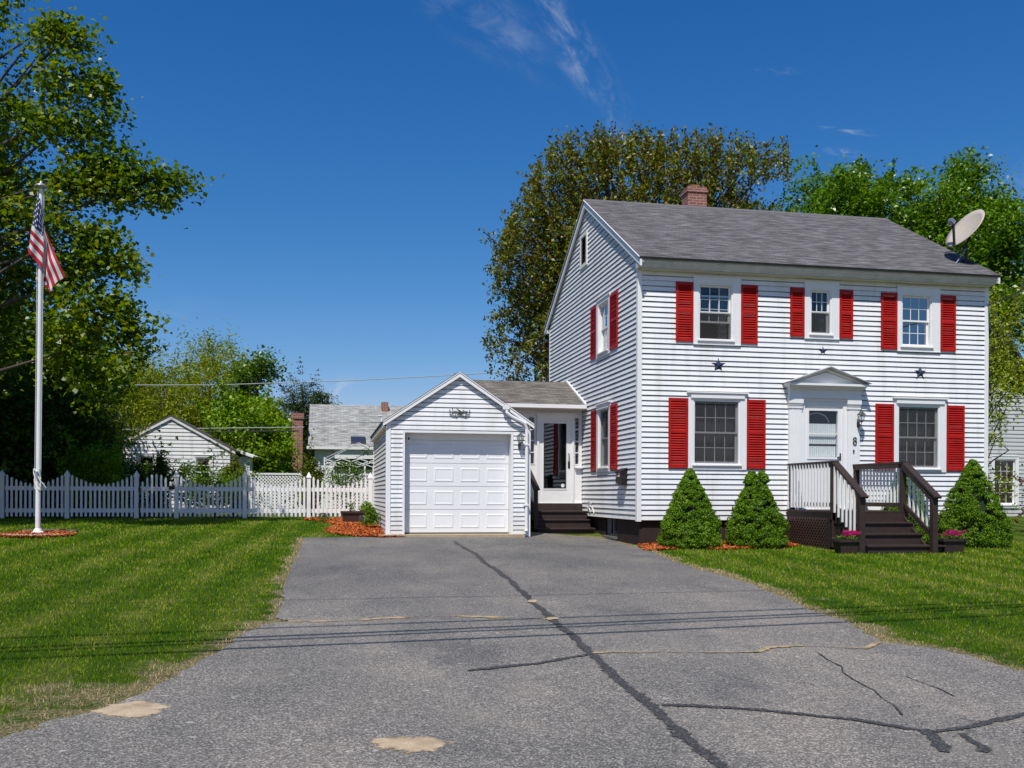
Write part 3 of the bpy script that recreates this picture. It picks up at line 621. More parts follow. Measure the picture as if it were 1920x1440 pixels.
fx, fy = gnd(71, 1004)
mulch(None, 'round bed of orange chips at the foot of the flagpole', 5000, world_poly=[(fx+.70*math.cos(a*.2618), fy+.62*math.sin(a*.2618)) for a in range(24)])
# ================================================================== THE HOUSE
FT = lambda u, n, z: (u, 20.1-n, z)
LT = lambda u, n, z: (6.65-n, u, z)
HX0, HX1, HY0, HY1, ZB, ZT = 6.65, 15.22, 20.1, 28.6, .61, 6.12
RY = (HY0+HY1)/2; EZ, RZ = 6.24, 8.84; EY = 19.72; SL = (RZ-EZ)/(RY-EY)
house = thing('two_story_house', 'white clapboard two storey house with red shutters and grey roof', 'house', (10.9, 24.3, 0))
wins_f = [ # shutters, trim, sash opening
 ((7.50,7.90,4.55,5.86),(7.905,9.02,4.51,5.99),(8.06,8.80,4.63,5.82),(9.02,9.42,4.55,5.86), dict(grid=(3,2), open_=.62, screen='half', curtain='right', sash_grid=(True, True))),
 ((10.21,10.55,4.75,5.85),(10.56,11.41,4.73,6.01),(10.73,11.19,4.85,5.82),(11.41,11.75,4.75,5.85), dict(grid=(3,2), screen='half', curtain='right', sash_grid=(True, False))),
 ((12.46,12.865,4.54,5.84),(12.87,13.97,4.52,5.99),(13.01,13.72,4.65,5.80),(13.97,14.37,4.54,5.84), dict(grid=(3,2), pane=GLASSB, curtain='none')),
 ((7.34,7.79,1.76,3.30),(7.79,9.17,1.73,3.42),(7.95,8.98,1.87,3.24),(9.17,9.62,1.76,3.30), dict(grid=(4,2), cap=True, screen='full', curtain='full', muntin=.016)),
 ((12.33,12.79,1.76,3.28),(12.79,14.14,1.72,3.41),(12.93,13.94,1.83,3.22),(14.145,14.61,1.76,3.28), dict(grid=(4,2), cap=True, screen='full', curtain='full', muntin=.016))]
DOOR = (10.49, 11.57, .85, 3.32)
mb = MB(FT); holes = [(w[2][0]-.04, w[2][1]+.04, w[2][2]-.05, w[2][3]+.04) for w in wins_f]+[(10.2, 11.88, .86, 3.36)]
siding(mb, ZB, ZT, lambda z: (HX0+.03, HX1-.03), holes); fw = mb.build('front_wall', SID, house, fix=False)
wins_l = [((23.33,23.83,4.62,5.93),(22.15,23.31,4.58,5.98),(22.33,23.13,4.70,5.85),(21.52,22.12,4.62,5.93), dict(grid=(3,2), pane=GLASSB, curtain='sides')),
          ((23.28,23.76,1.76,3.30),(22.09,23.25,1.72,3.38),(22.27,23.07,1.86,3.24),(21.52,22.05,1.76,3.30), dict(grid=(3,2), cap=True, screen='full', curtain='full', sash_grid=(False, False)))]
def gl_lim(z):
    if z <= EZ: return (HY0+.03, HY1-.03)
    t = (z-EZ)/SL; return (EY+t, 2*RY-EY-t)
def gl2(z): a, b = gl_lim(z); return (max(a, HY0+.03), min(b, HY1-.03))
VENT = (24.25, 24.95, 7.18, 8.08)
mb = MB(LT); siding(mb, ZB, RZ-.02, gl2, [(w[2][0]-.04, w[2][1]+.04, w[2][2]-.05, w[2][3]+.04) for w in wins_l]+[(VENT[0]+.06, VENT[1]-.06, VENT[2]+.06, VENT[3]-.06)]); mb.build('gable_wall', SID, house, fix=False)
mb = MB(lambda u, n, z: (HX1+n, u, z)); siding(mb, ZB, RZ-.02, gl2, []); mb.build('far_gable_wall', SID, house, fix=False)
mb = MB(lambda u, n, z: (u, HY1+n, z)); siding(mb, ZB, ZT, lambda z: (HX0+.03, HX1-.03), []); mb.build('rear_wall', SID, house, fix=False)
for x, y, sx, sy in ((HX0, HY0, -1, -1), (HX1, HY0, 1, -1), (HX0, HY1, -1, 1), (HX1, HY1, 1, 1)):
    b = MB(); e = .028; w = .075
    b.box(min(x+sx*e, x-sx*w), max(x+sx*e, x-sx*w), min(y+sy*e, y), max(y+sy*e, y), ZB-.03, ZT+(.0 if sy < 0 else .1)); b.box(min(x+sx*e, x), max(x+sx*e, x), min(y, y-sy*w), max(y, y-sy*w), ZB-.03, ZT+.08); b.build('corner_board', WHITE, house)
# partition and floors, room shade put into their near-black colour
b = MB(); b.box(HX0+.1, HX1-.1, HY0+1.9, HY0+2.0, .3, 6.6); b.box(HX0+.1, HX1-.1, HY0+.12, HY1-.1, 3.7, 3.82); b.box(HX0+1.9, HX0+2.0, HY0+2.0, HY1-.1, .3, 6.6); b.box(HX0+.1, HX1-.1, HY0+.12, HY1-.1, .58, .62); b.box(HX0+.1, HX1-.1, HY0+1.2, HY1-1.2, 6.5, 6.55)
b.build('inner_partition', DARK, house)
b = MB(); z0 = -.5
b.box(HX0+.07, HX1-.07, HY0+.07, HY0+.3, z0, ZB+.005); b.box(HX1-.3, HX1-.071, HY0+.3, HY1-.07, z0, ZB+.005); b.box(HX0+.3, HX1-.3, HY1-.3, HY1-.072, z0, ZB+.004)
b.box(HX0+.072, HX0+.3, HY0+.3, 21.86, z0, ZB+.004); b.box(HX0+.072, HX0+.3, 22.8, HY1-.07, z0, ZB+.004); b.box(HX0+.073, HX0+.3, 21.86, 22.8, z0, .17)
b.build('foundation', BROWN2, house)
bw = MB(LT); bw.box(21.86, 21.92, -.2, -.12, .17, .61); bw.box(22.74, 22.8, -.2, -.12, .17, .61); bw.box(22.28, 22.33, -.2, -.125, .17, .61); bw.box(21.92, 22.74, -.2, -.122, .17, .21)
w_ = bw.build('basement_window', GREYM, house); p = MB(LT); p.quad((21.9, -.17, .18), (22.76, -.17, .18), (22.76, -.17, .61), (21.9, -.17, .61)); p.build('pane', GLASS, w_)
ws = MB(LT); ws.box(21.8, 22.86, -.11, .02, .11, .168); ws.build('window_sill', mat('grey_cement', (.16, .15, .14), .95, .4, 8), house)
# roof
RX0, RX1 = HX0-.10, HX1+.06
Pf = [(RX0, EY, EZ), (RX1, EY, EZ), (RX1, RY, RZ), (RX0, RY, RZ)]; Pb = [(RX1, 2*RY-EY, EZ), (RX0, 2*RY-EY, EZ), (RX0, RY, RZ), (RX1, RY, RZ)]
rf = roof_slab('roof', SHING, house, Pf); roof_slab('roof', SHING, house, Pb); gable_roof_edges(house, Pf); gable_roof_edges(house, Pb)
b = MB(); b.T = lambda a, c, d: (c, a, d); b.prism([(RY-.16, RZ+.065-.16*SL), (RY, RZ+.072), (RY+.16, RZ+.065-.16*SL), (RY+.16, RZ+.0-.16*SL), (RY, RZ+.01), (RY-.16, RZ+.0-.16*SL)], RX0-.005, RX1+.005); b.build('ridge_cap', mat('ridge_shingle', (.15, .143, .14), .95, .4, 12), house)
for X, s_ in ((RX0, -1), (RX1, 1)):
    b = MB()
    for yy0, yy1 in ((EY, RY), (2*RY-EY, RY)):
        b.prism([(yy0, EZ-.20), (yy0, EZ-.02), (RY, RZ-.02), (RY, RZ-.16)], 0, .03) if False else None
        xa, xb = (X+.005, X+.05) if s_ < 0 else (X-.05, X-.005)
        b.add([(xx, y_, z_) for xx in (xa, xb) for y_, z_ in ((yy0, EZ-.15), (yy0, EZ-.012), (RY, RZ-.012), (RY, RZ-.15))], [(0, 1, 2, 3), (7, 6, 5, 4), (0, 4, 5, 1), (1, 5, 6, 2), (3, 2, 6, 7), (0, 3, 7, 4)])
    b.build('rake_board', WHITE, house)
    b = MB()
    for yy0 in (EY, 2*RY-EY):
        xa, xb = (X+.05, HX0-.001) if s_ < 0 else (HX1+.001, X-.05)
        b.quad((xa, yy0, EZ-.06), (xb, yy0, EZ-.06), (xb, RY, RZ-.06), (xa, RY, RZ-.06))
    b.build('rake_soffit', WHITE, house)
    b = MB(); b.tube([(X+s_*.012, EY-.01, EZ+.03), (X+s_*.012, RY, RZ+.035), (X+s_*.012, 2*RY-EY+.01, EZ+.03)], .014, 6); b.build('drip_edge', WHITE, house)
for yy, s_ in ((EY, 1), (2*RY-EY, -1)):
    b = MB(); q = lambda y: yy+s_*y
    pr = [(.05, EZ+.02), (.05, EZ-.035), (.085, EZ-.06), (.11, EZ-.10), (.145, EZ-.12), (.15, EZ-.15), (.33, EZ-.15), (.33, EZ-.05)]
    b.T = lambda a, c, d: (c, q(a), d); b.prism(pr, RX0+.015, RX1-.015); b.build('eave_fascia', SHJ, house)
    b = MB(); b.box(RX0+.1, RX1-.1, min(q(.19), q(.39)), max(q(.19), q(.39)), EZ-.175, EZ-.152); b.build('eave_soffit', SOFF, house)
# windows + shutters
for sl, tr, gl, sr, kw in wins_f:
    window(house, FT, tr, gl, **kw); shutter(house, FT, *sl); shutter(house, FT, *sr)
for sl, tr, gl, sr, kw in wins_l:
    window(house, LT, tr, gl, **kw); shutter(house, LT, *sl); shutter(house, LT, *sr)
# gable vent
b = MB(LT); u0, u1, z0, z1 = VENT
b.box(u0, u0+.09, 0, .05, z0, z1); b.box(u1-.09, u1, 0, .05, z0, z1); b.box(u0+.09, u1-.09, 0, .048, z0, z0+.09); b.box(u0+.09, u1-.09, 0, .048, z1-.09, z1)
vt = b.build('gable_vent', mat('cream_vent', (.72, .71, .64), .5), house); b = MB(LT)
for i in range(15): z = z0+.1+i*.048; b.quad((u0+.09, .04, z), (u1-.09, .04, z), (u1-.09, 0, z+.04), (u0+.09, 0, z+.04))
b.build('vent_louvers', mat('vent_louver', (.60, .59, .55), .6), vt, fix=False); b = MB(LT); b.quad((u0+.05, -.05, z0+.05), (u1-.05, -.05, z0+.05), (u1-.05, -.05, z1-.05), (u0+.05, -.05, z1-.05)); b.build('vent_back', DARK, vt)
# chimney
cx0, cx1, cy0, cy1 = 9.58, 10.12, 24.75, 25.20
b = MB(); b.box(cx0, cx1, cy0, cy1, 7.6, 9.42); ch = b.build('chimney', BRICK, house)
b = MB(); b.box(cx0-.03, cx1+.03, cy0-.03, cy1+.03, 9.42, 9.50); b.box(cx0, cx1, cy0, cy1, 9.50, 9.58); b.build('chimney_cap', BRICK, ch)
b = MB(); b.box(cx0+.16, cx0+.38, cy0+.12, cy1-.12, 9.58, 9.66); b.build('flue', mat('clay_flue', (.33, .15, .09), .9, .2, 8), ch)
# entrance surround
b = MB(FT); px0, px1 = 10.17, 11.91
pl = []
for a, c in ((px0, px0+.31), (px1-.31, px1)):
    s = MB(FT); s.box(a, c, -.02, .085, .86, 3.36)
    for i in range(4): u = a+.06+i*.055; s.box(u, u+.02, .085, .094, 1.15, 3.12)
    s.box(a-.012, c+.012, .0, .10, .86, 1.02); s.box(a-.012, c+.012, 0, .105, 3.13, 3.17); s.box(a-.02, c+.02, 0, .13, 3.24, 3.36); s.box(a-.01, c+.01, 0, .112, 3.20, 3.24)
    s.build('pilaster', WHITE, house)
s = MB(FT); s.box(px0-.01, px1+.01, 0, .12, 3.36, 3.60); s.box(px0-.03, px1+.03, 0, .17, 3.56, 3.60); s.box(px0-.07, px1+.07, 0, .24, 3.60, 3.63); s.box(px0-.10, px1+.10, 0, .30, 3.63, 3.68); s.build('entablature', WHITE, house)
s = MB(FT); c = (px0+px1)/2; L_, R_ = px0-.14, px1+.14; zt = 4.03; zb = 3.68
s.T = FT; s.prism([(L_+.13, zb), (R_-.13, zb), (c, zt-.08)], 0, .16)
for A, sg in ((L_, 1), (R_, -1)):
    s.prism([(A, zb+.0), (A+sg*.12, zb), (c, zt-.06), (c, zt)], 0, .20)
s.build('pediment', WHITE, house)
s = MB(FT); s.prism([(L_-.01, zb+.012), (L_+.02, zb+.012), (c, zt+.012), (c, zt+.03)], 0, .36); s.prism([(R_+.01, zb+.012), (R_-.02, zb+.012), (c, zt+.012), (c, zt+.03)], 0, .36); s.build('pediment_flashing', mat('grey_flashing', (.42, .43, .44), .5), house)
# front storm door with lace curtain behind
fd = MB(FT); d0, d1 = px0+.31, px1-.31
fd.box(d0, d0+.09, -.1, .05, .86, 3.30); fd.box(d1-.09, d1, -.1, .05, .86, 3.30); fd.box(d0+.09, d1-.09, -.1, .048, 3.19, 3.30); fd.box(d0+.01, d1-.01, -.1, .075, 3.30, 3.36)
fd.build('door_frame', WHITE, house)
e0, e1, f0, f1 = d0+.09, d1-.09, .87, 3.19; q0, q1, r0, r1 = 10.68, 11.39, 2.04, 3.09
s = MB(FT); s.box(e0, q0, -.03, .02, f0, f1); s.box(q1, e1, -.03, .02, f0, f1); s.box(q0, q1, -.03, .018, f0, r0); s.box(q0, q1, -.03, .018, r1, f1)
for a0, a1, c0, c1 in ((q0-.04, q1+.04, r1, r1+.04), (q0-.04, q1+.04, r0-.05, r0), (q0-.04, q0, r0, r1), (q1, q1+.04, r0, r1)): s.box(a0, a1, .018, .035, c0, c1)
s.box(q0, q1, -.01, .015, 2.555, 2.58)
fdoor = s.build('front_door', WHITE, house)
p = MB(FT); p.quad((q0, 0, r0), (q1, 0, r0), (q1, 0, r1), (q0, 0, r1)); p.build('pane', GLASSD, fdoor)
def lace(u0, u1, za, zb_, n, wav=.0, nm='lace_curtain'):
    c_ = MB(FT); k = 80
    for i in range(k):
        a = u0+(u1-u0)*i/k; b_ = u0+(u1-u0)*(i+1)/k; na = n+.008*math.sin(a*120); nb = n+.008*math.sin(b_*120); wa = wav*abs(math.sin(a*16)); wb = wav*abs(math.sin(b_*16))
        c_.quad((a, na, za+wa), (b_, nb, za+wb), (b_, nb, zb_), (a, na, zb_))
    c_.build(nm, CURTW, fdoor, fix=False)
lace(q0, q1, 2.34, 2.80, -.05, .0); lace(q0, q1, 2.04, 2.29, -.055, -.02)
s = MB(FT); s.box(q0, q1, -.30, -.28, r0-.1, 2.80); s.build('inner_door', mat('inner_door_paint', (.34, .36, .36), .6), fdoor)
s = MB(FT); s.add([(q0+.02+.62*(.5-.5*math.cos(t*3.1416/12)), -.26, 2.84+.22*math.sin(t*3.1416/12)) for t in range(13)], [tuple(range(13))]); s.build('fan_light', DARK, fdoor)
s = MB(FT); pts = [(q0+.02+.62*(.5-.5*math.cos(t*3.1416/12)), -.25, 2.84+.22*math.sin(t*3.1416/12)) for t in range(13)]; s.tube([FT(*p_) for p_ in pts] if False else pts, .018, 6); s.build('fan_light_trim', WHITE, fdoor)
s = MB(FT); hx = e1-.05; s.box(hx-.015, hx+.015, .02, .03, 1.98, 2.13); s.box(hx-.09, hx+.01, .045, .06, 2.03, 2.05); s.box(hx-.03, hx-.01, .02, .06, 2.0, 2.02); s.build('door_handle', BLACK, fdoor)
s = MB(FT); s.box(10.2, 11.88, -.1, .10, .845, .868); s.build('door_sill', WHITE, house)
# small fittings of the wall
s = MB(FT); s.box(11.735, 11.765, .094, .11, 2.15, 2.21); s.build('doorbell', BLACK, house)
def tube_along(name, m, parent, pts, r, n=8): b_ = MB(); b_.tube(pts, r, n); return b_.build(name, m, parent, smooth=True)
tube_along('service_conduit', GREYM, house, [(HX1+.05, 20.35, 4.0), (HX1+.05, 20.35, 5.55), (HX1+.10, 20.3, 5.75), (HX1+.02, 20.2, 5.8)], .022)
# ------------------------------------------------------------------ things fixed on the front wall
def star(cx, cz, r, label):
    b = MB(FT); n0 = .018; pts = []
    for i in range(10):
        a = math.pi/2+i*math.pi/5; rr = r if i % 2 == 0 else r*.43; pts.append((cx+rr*math.cos(a), n0, cz+rr*math.sin(a)))
    pts.append((cx, n0+r*.28, cz)); pts.append((cx, n0-.004, cz))
    b.add(pts, [(i, (i+1) % 10, 10) for i in range(10)]+[((i+1) % 10, i, 11) for i in range(10)])
    o = b.build('barn_star', NAVY); c0 = Vector((cx, 20.1, cz)); o.location = c0
    for v in o.data.vertices: v.co -= c0
    return tag(o, label, 'wall star', 'dark metal stars on the house front')
star(8.50, 4.045, .178, 'dark five pointed metal star between the left upper and lower windows')
star(11.02, 4.45, .118, 'smallest dark metal star, under the narrow middle upper window')
star(13.47, 4.02, .175, 'dark five pointed metal star above the right lower window')
def wall_lamp(u, z, n, T, label, s=1.):
    x, y, zz = T(u, n, z); t = thing('wall_lamp', label, 'wall lamp', (x, y, zz)); 
    def P(a, c, d): return T(u+a*s, n+c*s, z+d*s)
    b = MB(); b.T = lambda a, c, d: P(a, c, d); b.box(-.035, .035, 0, .02, -.12, -.02); b.box(-.02, .02, .02, .035, -.15, -.10); b.build('back_plate', PEWTER, t)
    b = MB(); b.T = P; b.tube([(0, .02, -.08), (0, .07, -.13), (0, .13, -.11), (0, .14, -.03)], .010*1, 6); b.tube([(0, .02, -.1), (0, .05, -.17), (0, .09, -.165)], .008, 6); b.build('scroll_arm', PEWTER, t)
    b = MB(); b.T = P
    def ring(r0, z0, r1, z1, n_=6):
        for i in range(n_):
            a, c = 6.283*i/n_, 6.283*(i+1)/n_; b.quad((r0*math.cos(a), .14+r0*math.sin(a), z0), (r0*math.cos(c), .14+r0*math.sin(c), z0), (r1*math.cos(c), .14+r1*math.sin(c), z1), (r1*math.cos(a), .14+r1*math.sin(a), z1))
    ring(.03, -.03, .055, .0); ring(.10, .15, .085, .165); ring(.085, .165, .02, .23); ring(.105, .145, .10, .15)
    for i in range(6): a = 6.283*i/6; b.tube([(.055*math.cos(a), .14+.055*math.sin(a), 0), (.098*math.cos(a), .14+.098*math.sin(a), .15)], .006, 4)
    b.tube([(0, .14, .22), (0, .14, .27)], .008, 5); b.build('lantern_frame', PEWTER, t)
    b = MB(); b.T = P; ring(.052, 0, .093, .148); b.build('lantern_glass', GLASS, t, fix=False)
    return t
wall_lamp(11.86, 2.86, .09, FT, 'grey lantern on a scroll bracket right of the front door', 1.0)
# house number 8
b = MB(FT)
for cz, r in ((2.375, .042), (2.455, .036)):
    b.tube([(11.775+r*math.cos(a*.5236), .105, cz+r*1.05*math.sin(a*.5236)) for a in range(13)], .011, 6, caps=False)
tag(b.build('house_number', BLACK), 'black house number 8 on the pilaster below the front door lantern', 'house number')
# mailbox on the gable wall
mx = thing('mailbox', 'black wall mailbox with papers on the gable side near the corner', 'mailbox', (6.5, 21.1, 1.55))
b = MB(LT); b.box(20.78, 21.22, .02, .16, 1.38, 1.66); b.box(20.77, 21.23, .015, .17, 1.66, 1.69); b.build('box_body', BLACK, mx)
b = MB(LT); b.prism([(20.76, 1.70), (21.24, 1.70), (21.24, 1.73), (20.76, 1.73)], .0, .20) if False else b.add([(20.76, .01, 1.78), (21.24, .01, 1.78), (21.24, .20, 1.69), (20.76, .20, 1.69), (20.76, .01, 1.76), (21.24, .01, 1.76), (21.24, .195, 1.675), (20.76, .195, 1.675)], [(0, 1, 2, 3), (4, 5, 6, 7), (0, 3, 7, 4), (1, 2, 6, 5), (3, 2, 6, 7)]); b.build('lid', BLACK, mx)
b = MB(LT); b.box(20.83, 20.98, .171, .178, 1.60, 1.665); b.box(20.88, 20.96, .16, .20, 1.57, 1.60); b.build('papers', mat('pinkish_paper', (.62, .36, .32), .8), mx)
b = MB(LT); b.box(21.04, 21.16, .161, .166, 1.39, 1.44); b.box(21.08, 21.2, .161, .166, 1.56, 1.64); b.build('name_plate', GREYM, mx)
# hose tap and hose end low on the gable wall
tp = thing('garden_tap', 'white hose tap with a short hose beside the side steps', 'tap', (6.55, 23.7, .85))
b = MB(LT); b.tube([(23.75, .0, .93), (23.75, .10, .93), (23.75, .13, .87)], .022, 8); b.lathe((0, 0, 0), [(0.001, 0), (.001, .001)], 4) if False else None; b.box(23.70, 23.80, .09, .11, .96, .98); b.build('spigot', GREYM, tp)
b = MB(LT); b.tube([(23.75, .13, .87), (23.6, .16, .80), (23.45, .15, .88), (23.3, .13, .84), (23.2, .12, .74), (23.18, .12, .66)], .018, 8); b.tube([(23.62, .14, .70), (23.56, .16, .80), (23.45, .17, .82), (23.36, .16, .72)], .016, 8); b.build('hose', mat('white_hose', (.62, .60, .56), .5), tp, smooth=True)
# satellite dish
t = thing('satellite_dish', 'grey oval satellite dish on the right end of the roof', 'satellite dish', (15.03, 20.6, 6.75))
cN = Vector((-.81, -.10, .57)).normalized(); cc = Vector((14.98, 20.5, 7.52)); vx = cN.cross(Vector((0, 0, 1))).normalized(); vy = cN.cross(vx).normalized()
b = MB(); n = 32; rr = [0, .2, .4, .6, .8, 1.]; A_, B_ = .52, .55
vs = []; fs = []
for r in rr:
    for j in range(n): a = 6.283*j/n; vs.append(tuple(cc+vx*math.cos(a)*r*A_+vy*math.sin(a)*r*B_+cN*(.09*r*r)))
for i in range(5):
    for j in range(n): fs.append((i*n+j, i*n+(j+1) % n, (i+1)*n+(j+1) % n, (i+1)*n+j))
m0 = len(vs)
for r in rr:
    for j in range(n): a = 6.283*j/n; vs.append(tuple(cc+vx*math.cos(a)*r*A_+vy*math.sin(a)*r*B_+cN*(.09*r*r-.012)))
for i in range(5):
    for j in range(n): fs.append((m0+i*n+j, m0+(i+1)*n+j, m0+(i+1)*n+(j+1) % n, m0+i*n+(j+1) % n))
for j in range(n): fs.append((5*n+j, 5*n+(j+1) % n, m0+5*n+(j+1) % n, m0+5*n+j))
b.add(vs, fs); b.build('reflector', mat('warm_grey_dish_paint', (.42, .385, .36), .45, .25, 3, col2=(.50, .42, .30)), t, smooth=True, fix=False)
b = MB(); low = cc-vy*(-B_*.98) if (vy.z < 0) else cc-vy*B_*.98
lnb = cc+cN*.50+Vector((0, 0, -.14)); b.beam(low+cN*.08, lnb, .045, .04); b.build('feed_arm', BLACK, t)
b = MB(); b.beam(lnb-cN*.02, lnb+cN*.12, .11, .09); b.beam(lnb+vx*.13, lnb+vx*.02, .07, .08); b.build('receiver', GREYM, t)
b = MB(); ft = Vector((15.05, 20.62, 6.25+(20.62-EY)*SL+.04)); b.tube([ft, ft+Vector((0, 0, .45)), cc-cN*.12-Vector((0, 0, .08))], .032, 8); b.beam(cc-cN*.10, cc-cN*.02, .2, .24); b.box(ft.x-.12, ft.x+.12, ft.y-.12, ft.y+.12, ft.z-.04, ft.z+.03); b.build('mast', BLACK, t)
for dx in (-.42, ):
    b = MB(); q_ = Vector((14.62, 20.42, EZ+(20.42-EY)*SL+.05)); b.tube([q_, Vector((15.03, 20.6, 7.12))], .014, 6); b.build('strut', GREYM, t)
b = MB(); q_ = Vector((14.9, 21.3, EZ+(21.3-EY)*SL+.05)); b.tube([q_, Vector((15.03, 20.62, 7.10))], .014, 6); b.build('strut', GREYM, t)

# ================================================================== BREEZEWAY
bz = thing('breezeway', 'low white entry link with grey roof and glass storm door between garage and house', 'breezeway', (5.6, 25.5, .2))
BT = lambda u, n, z: (u, 24.7-n, z)
b = MB(BT)
for a0, a1, c0, c1 in ((4.6, 5.16, .93, 3.42), (5.33, 5.39, .93, 3.42), (6.39, 6.42, .93, 3.42), (6.54, 6.62, .93, 3.42), (5.16, 5.33, .93, 1.96), (6.42, 6.54, .93, 1.96), (5.16, 5.33, 3.2, 3.42), (6.42, 6.54, 3.2, 3.42), (5.39, 6.39, 3.24, 3.42)): b.box(a0, a1, -.12, 0, c0, c1)
b.box(4.6, 6.62, 0.001, .02, 3.28, 3.30); b.build('wall', WHITE, bz)
b = MB(); b.box(4.62, 6.6, 26.2, 26.3, .2, 3.4); b.box(4.62, 6.6, 24.83, 26.2, .85, .92); b.box(4.62, 6.6, 27.9, 28.0, .2, 3.4); b.build('inner_partition', DARK, bz)
for u0, u1, nm in ((5.16, 5.33, 0), (6.42, 6.54, 1)):
    b = MB(BT)
    for i in range(5): z = 1.96+i*.31; b.box(u0, u1, -.06, .012, z-.012, z+.012)
    b.box(u0-.01, u0+.012, -.06, .013, 1.95, 3.21); b.box(u1-.012, u1+.01, -.06, .013, 1.95, 3.21)
    s_ = b.build('side_light', WHITE, bz); p = MB(BT); p.quad((u0, -.03, 1.96), (u1, -.03, 1.96), (u1, -.03, 3.2), (u0, -.03, 3.2)); p.build('pane', GLASS, s_)
b = MB(BT); b.box(5.39, 5.44, 0, .06, .93, 3.29); b.box(6.34, 6.39, 0, .06, .93, 3.29); b.box(5.36, 6.42, 0, .07, 3.24, 3.31); b.build('door_frame', WHITE, bz)
b = MB(BT); q0, q1, r0, r1 = 5.57, 6.19, 1.32, 3.04
b.box(5.44, q0, -.03, .03, .95, 3.24); b.box(q1, 6.34, -.03, .03, .95, 3.24); b.box(q0, q1, -.03, .028, .95, r0); b.box(q0, q1, -.03, .028, r1, 3.24)
for a0, a1, c0, c1 in ((q0-.02, q1+.02, r1, r1+.03), (q0-.02, q1+.02, r0-.03, r0), (q0-.02, q0, r0, r1), (q1, q1+.02, r0, r1)): b.box(a0, a1, .028, .04, c0, c1)
sdo = b.build('storm_door', WHITE, bz)
p = MB(BT); p.quad((q0, 0, r0), (q1, 0, r0), (q1, 0, r1), (q0, 0, r1)); p.build('pane', mat_glass('breezeway_door_glass', .08, (.3, .3, .3)), sdo)
b = MB(BT); b.tube([(6.25, .03, 2.25), (6.25, .07, 2.24), (6.25, .075, 2.08), (6.25, .06, 1.98)], .013, 6); b.box(6.23, 6.285, .03, .045, 1.86, 2.04); b.build('door_handle', BLACK, sdo)
b = MB(BT); b.add([(6.10+.05*math.cos(i*.785), .004, 1.40+.05*math.sin(i*.785)) for i in range(8)], [tuple(range(8))]); b.build('round_sticker', mat('white_sticker', (.7, .7, .7), .5), sdo)
b = MB(BT); b.box(5.36, 6.62, -.12, .05, .90, .949); b.build('door_sill', WHITE, bz)
b = MB(BT); b.box(6.42, 6.62, .0, .10, 1.86, 1.90); b.build('ledge', WHITE, bz)
by0, by1, bz0, bz1 = 24.28, 26.3, 3.44, 4.28
Pf = [(4.05, by0, bz0), (6.63, by0, bz0), (6.63, by1, bz1), (3.3, by1, bz1)]; Pb = [(6.63, 28.3, bz0), (4.05, 28.3, bz0), (3.3, by1, bz1), (6.63, by1, bz1)]
roof_slab('roof', SHING2, bz, Pf); roof_slab('roof', SHING2, bz, Pb); gable_roof_edges(bz, Pf); gable_roof_edges(bz, Pb)
b = MB(); b.beam((6.60, by0-.03, bz0+.07), (6.60, by1, bz1+.07), .05, .05); b.build('step_flashing', WHITE, bz)
b = MB(); b.box(4.2, 6.60, by0-.11, by0-.005, bz0-.04, bz0-.028); b.box(4.2, 6.60, by0-.12, by0-.108, bz0-.04, bz0+.055); b.box(4.2, 4.215, by0-.108, by0, bz0-.028, bz0+.05); b.box(6.585, 6.6, by0-.108, by0, bz0-.028, bz0+.05)
for x in (4.9, 5.55, 6.2): b.box(x, x+.02, by0-.108, by0, bz0+.045, bz0+.058)
b.build('gutter', WHITE, bz)
b = MB(); b.box(4.62, 6.6, by0, 24.7, bz0-.06, bz0-.045); b.box(4.62, 6.6, by0, by0+.02, bz0-.045, bz0-.002); b.build('soffit', SOFF, bz)
# side steps
st = thing('side_steps', 'dark brown wooden steps up to the breezeway door with one handrail', 'steps', (5.8, 23.9, .1))
b = MB()
for x in (5.12, 6.56): b.add([(x+d, y, z) for d in (0, .04) for y, z in ((24.66, -.1), (24.66, .68), (24.60, .68), (24.5, .66), (24.16, .66), (24.16, .46), (23.78, .46), (23.78, .25), (23.42, .25), (23.42, -.1))], [tuple(range(10)), tuple(range(19, 9, -1))]+[(i, (i+1) % 10, (i+1) % 10+10, i+10) for i in range(10)])
b.build('stringer', BROWN, st)
for z, y0, y1, xa in ((.74, 24.08, 24.64, 5.10), (.535, 23.70, 24.12, 5.10), (.325, 23.32, 23.74, 5.04)):
    b = MB(); b.box(xa, 6.61, y0-.02, y1, z-.038, z); b.build('tread', BROWN, st, bevel=.006)
for z0_, z1_, y in ((.74, .93, 24.6), (.54, .70, 24.10), (.33, .496, 23.72), (.02, .286, 23.36)):
    b = MB(); b.box(5.13, 6.6, y, y+.02, z0_, z1_); b.build('riser', BROWN, st)
b = MB(); b.box(5.05, 5.14, 23.36, 23.45, .325, 1.30); b.build('newel_post', BROWN, st); b = MB(); b.box(5.05, 5.14, 24.58, 24.67, .74, 1.86); b.build('wall_post', BROWN, st)
b = MB(); b.beam((5.095, 23.26, 1.28), (5.095, 24.66, 1.93), .14, .04); b.beam((5.12, 23.42, 1.17), (5.12, 24.6, 1.76), .035, .09); b.beam((5.12, 23.42, .72), (5.12, 24.6, 1.2), .035, .09); b.build('handrail', BROWN, st)

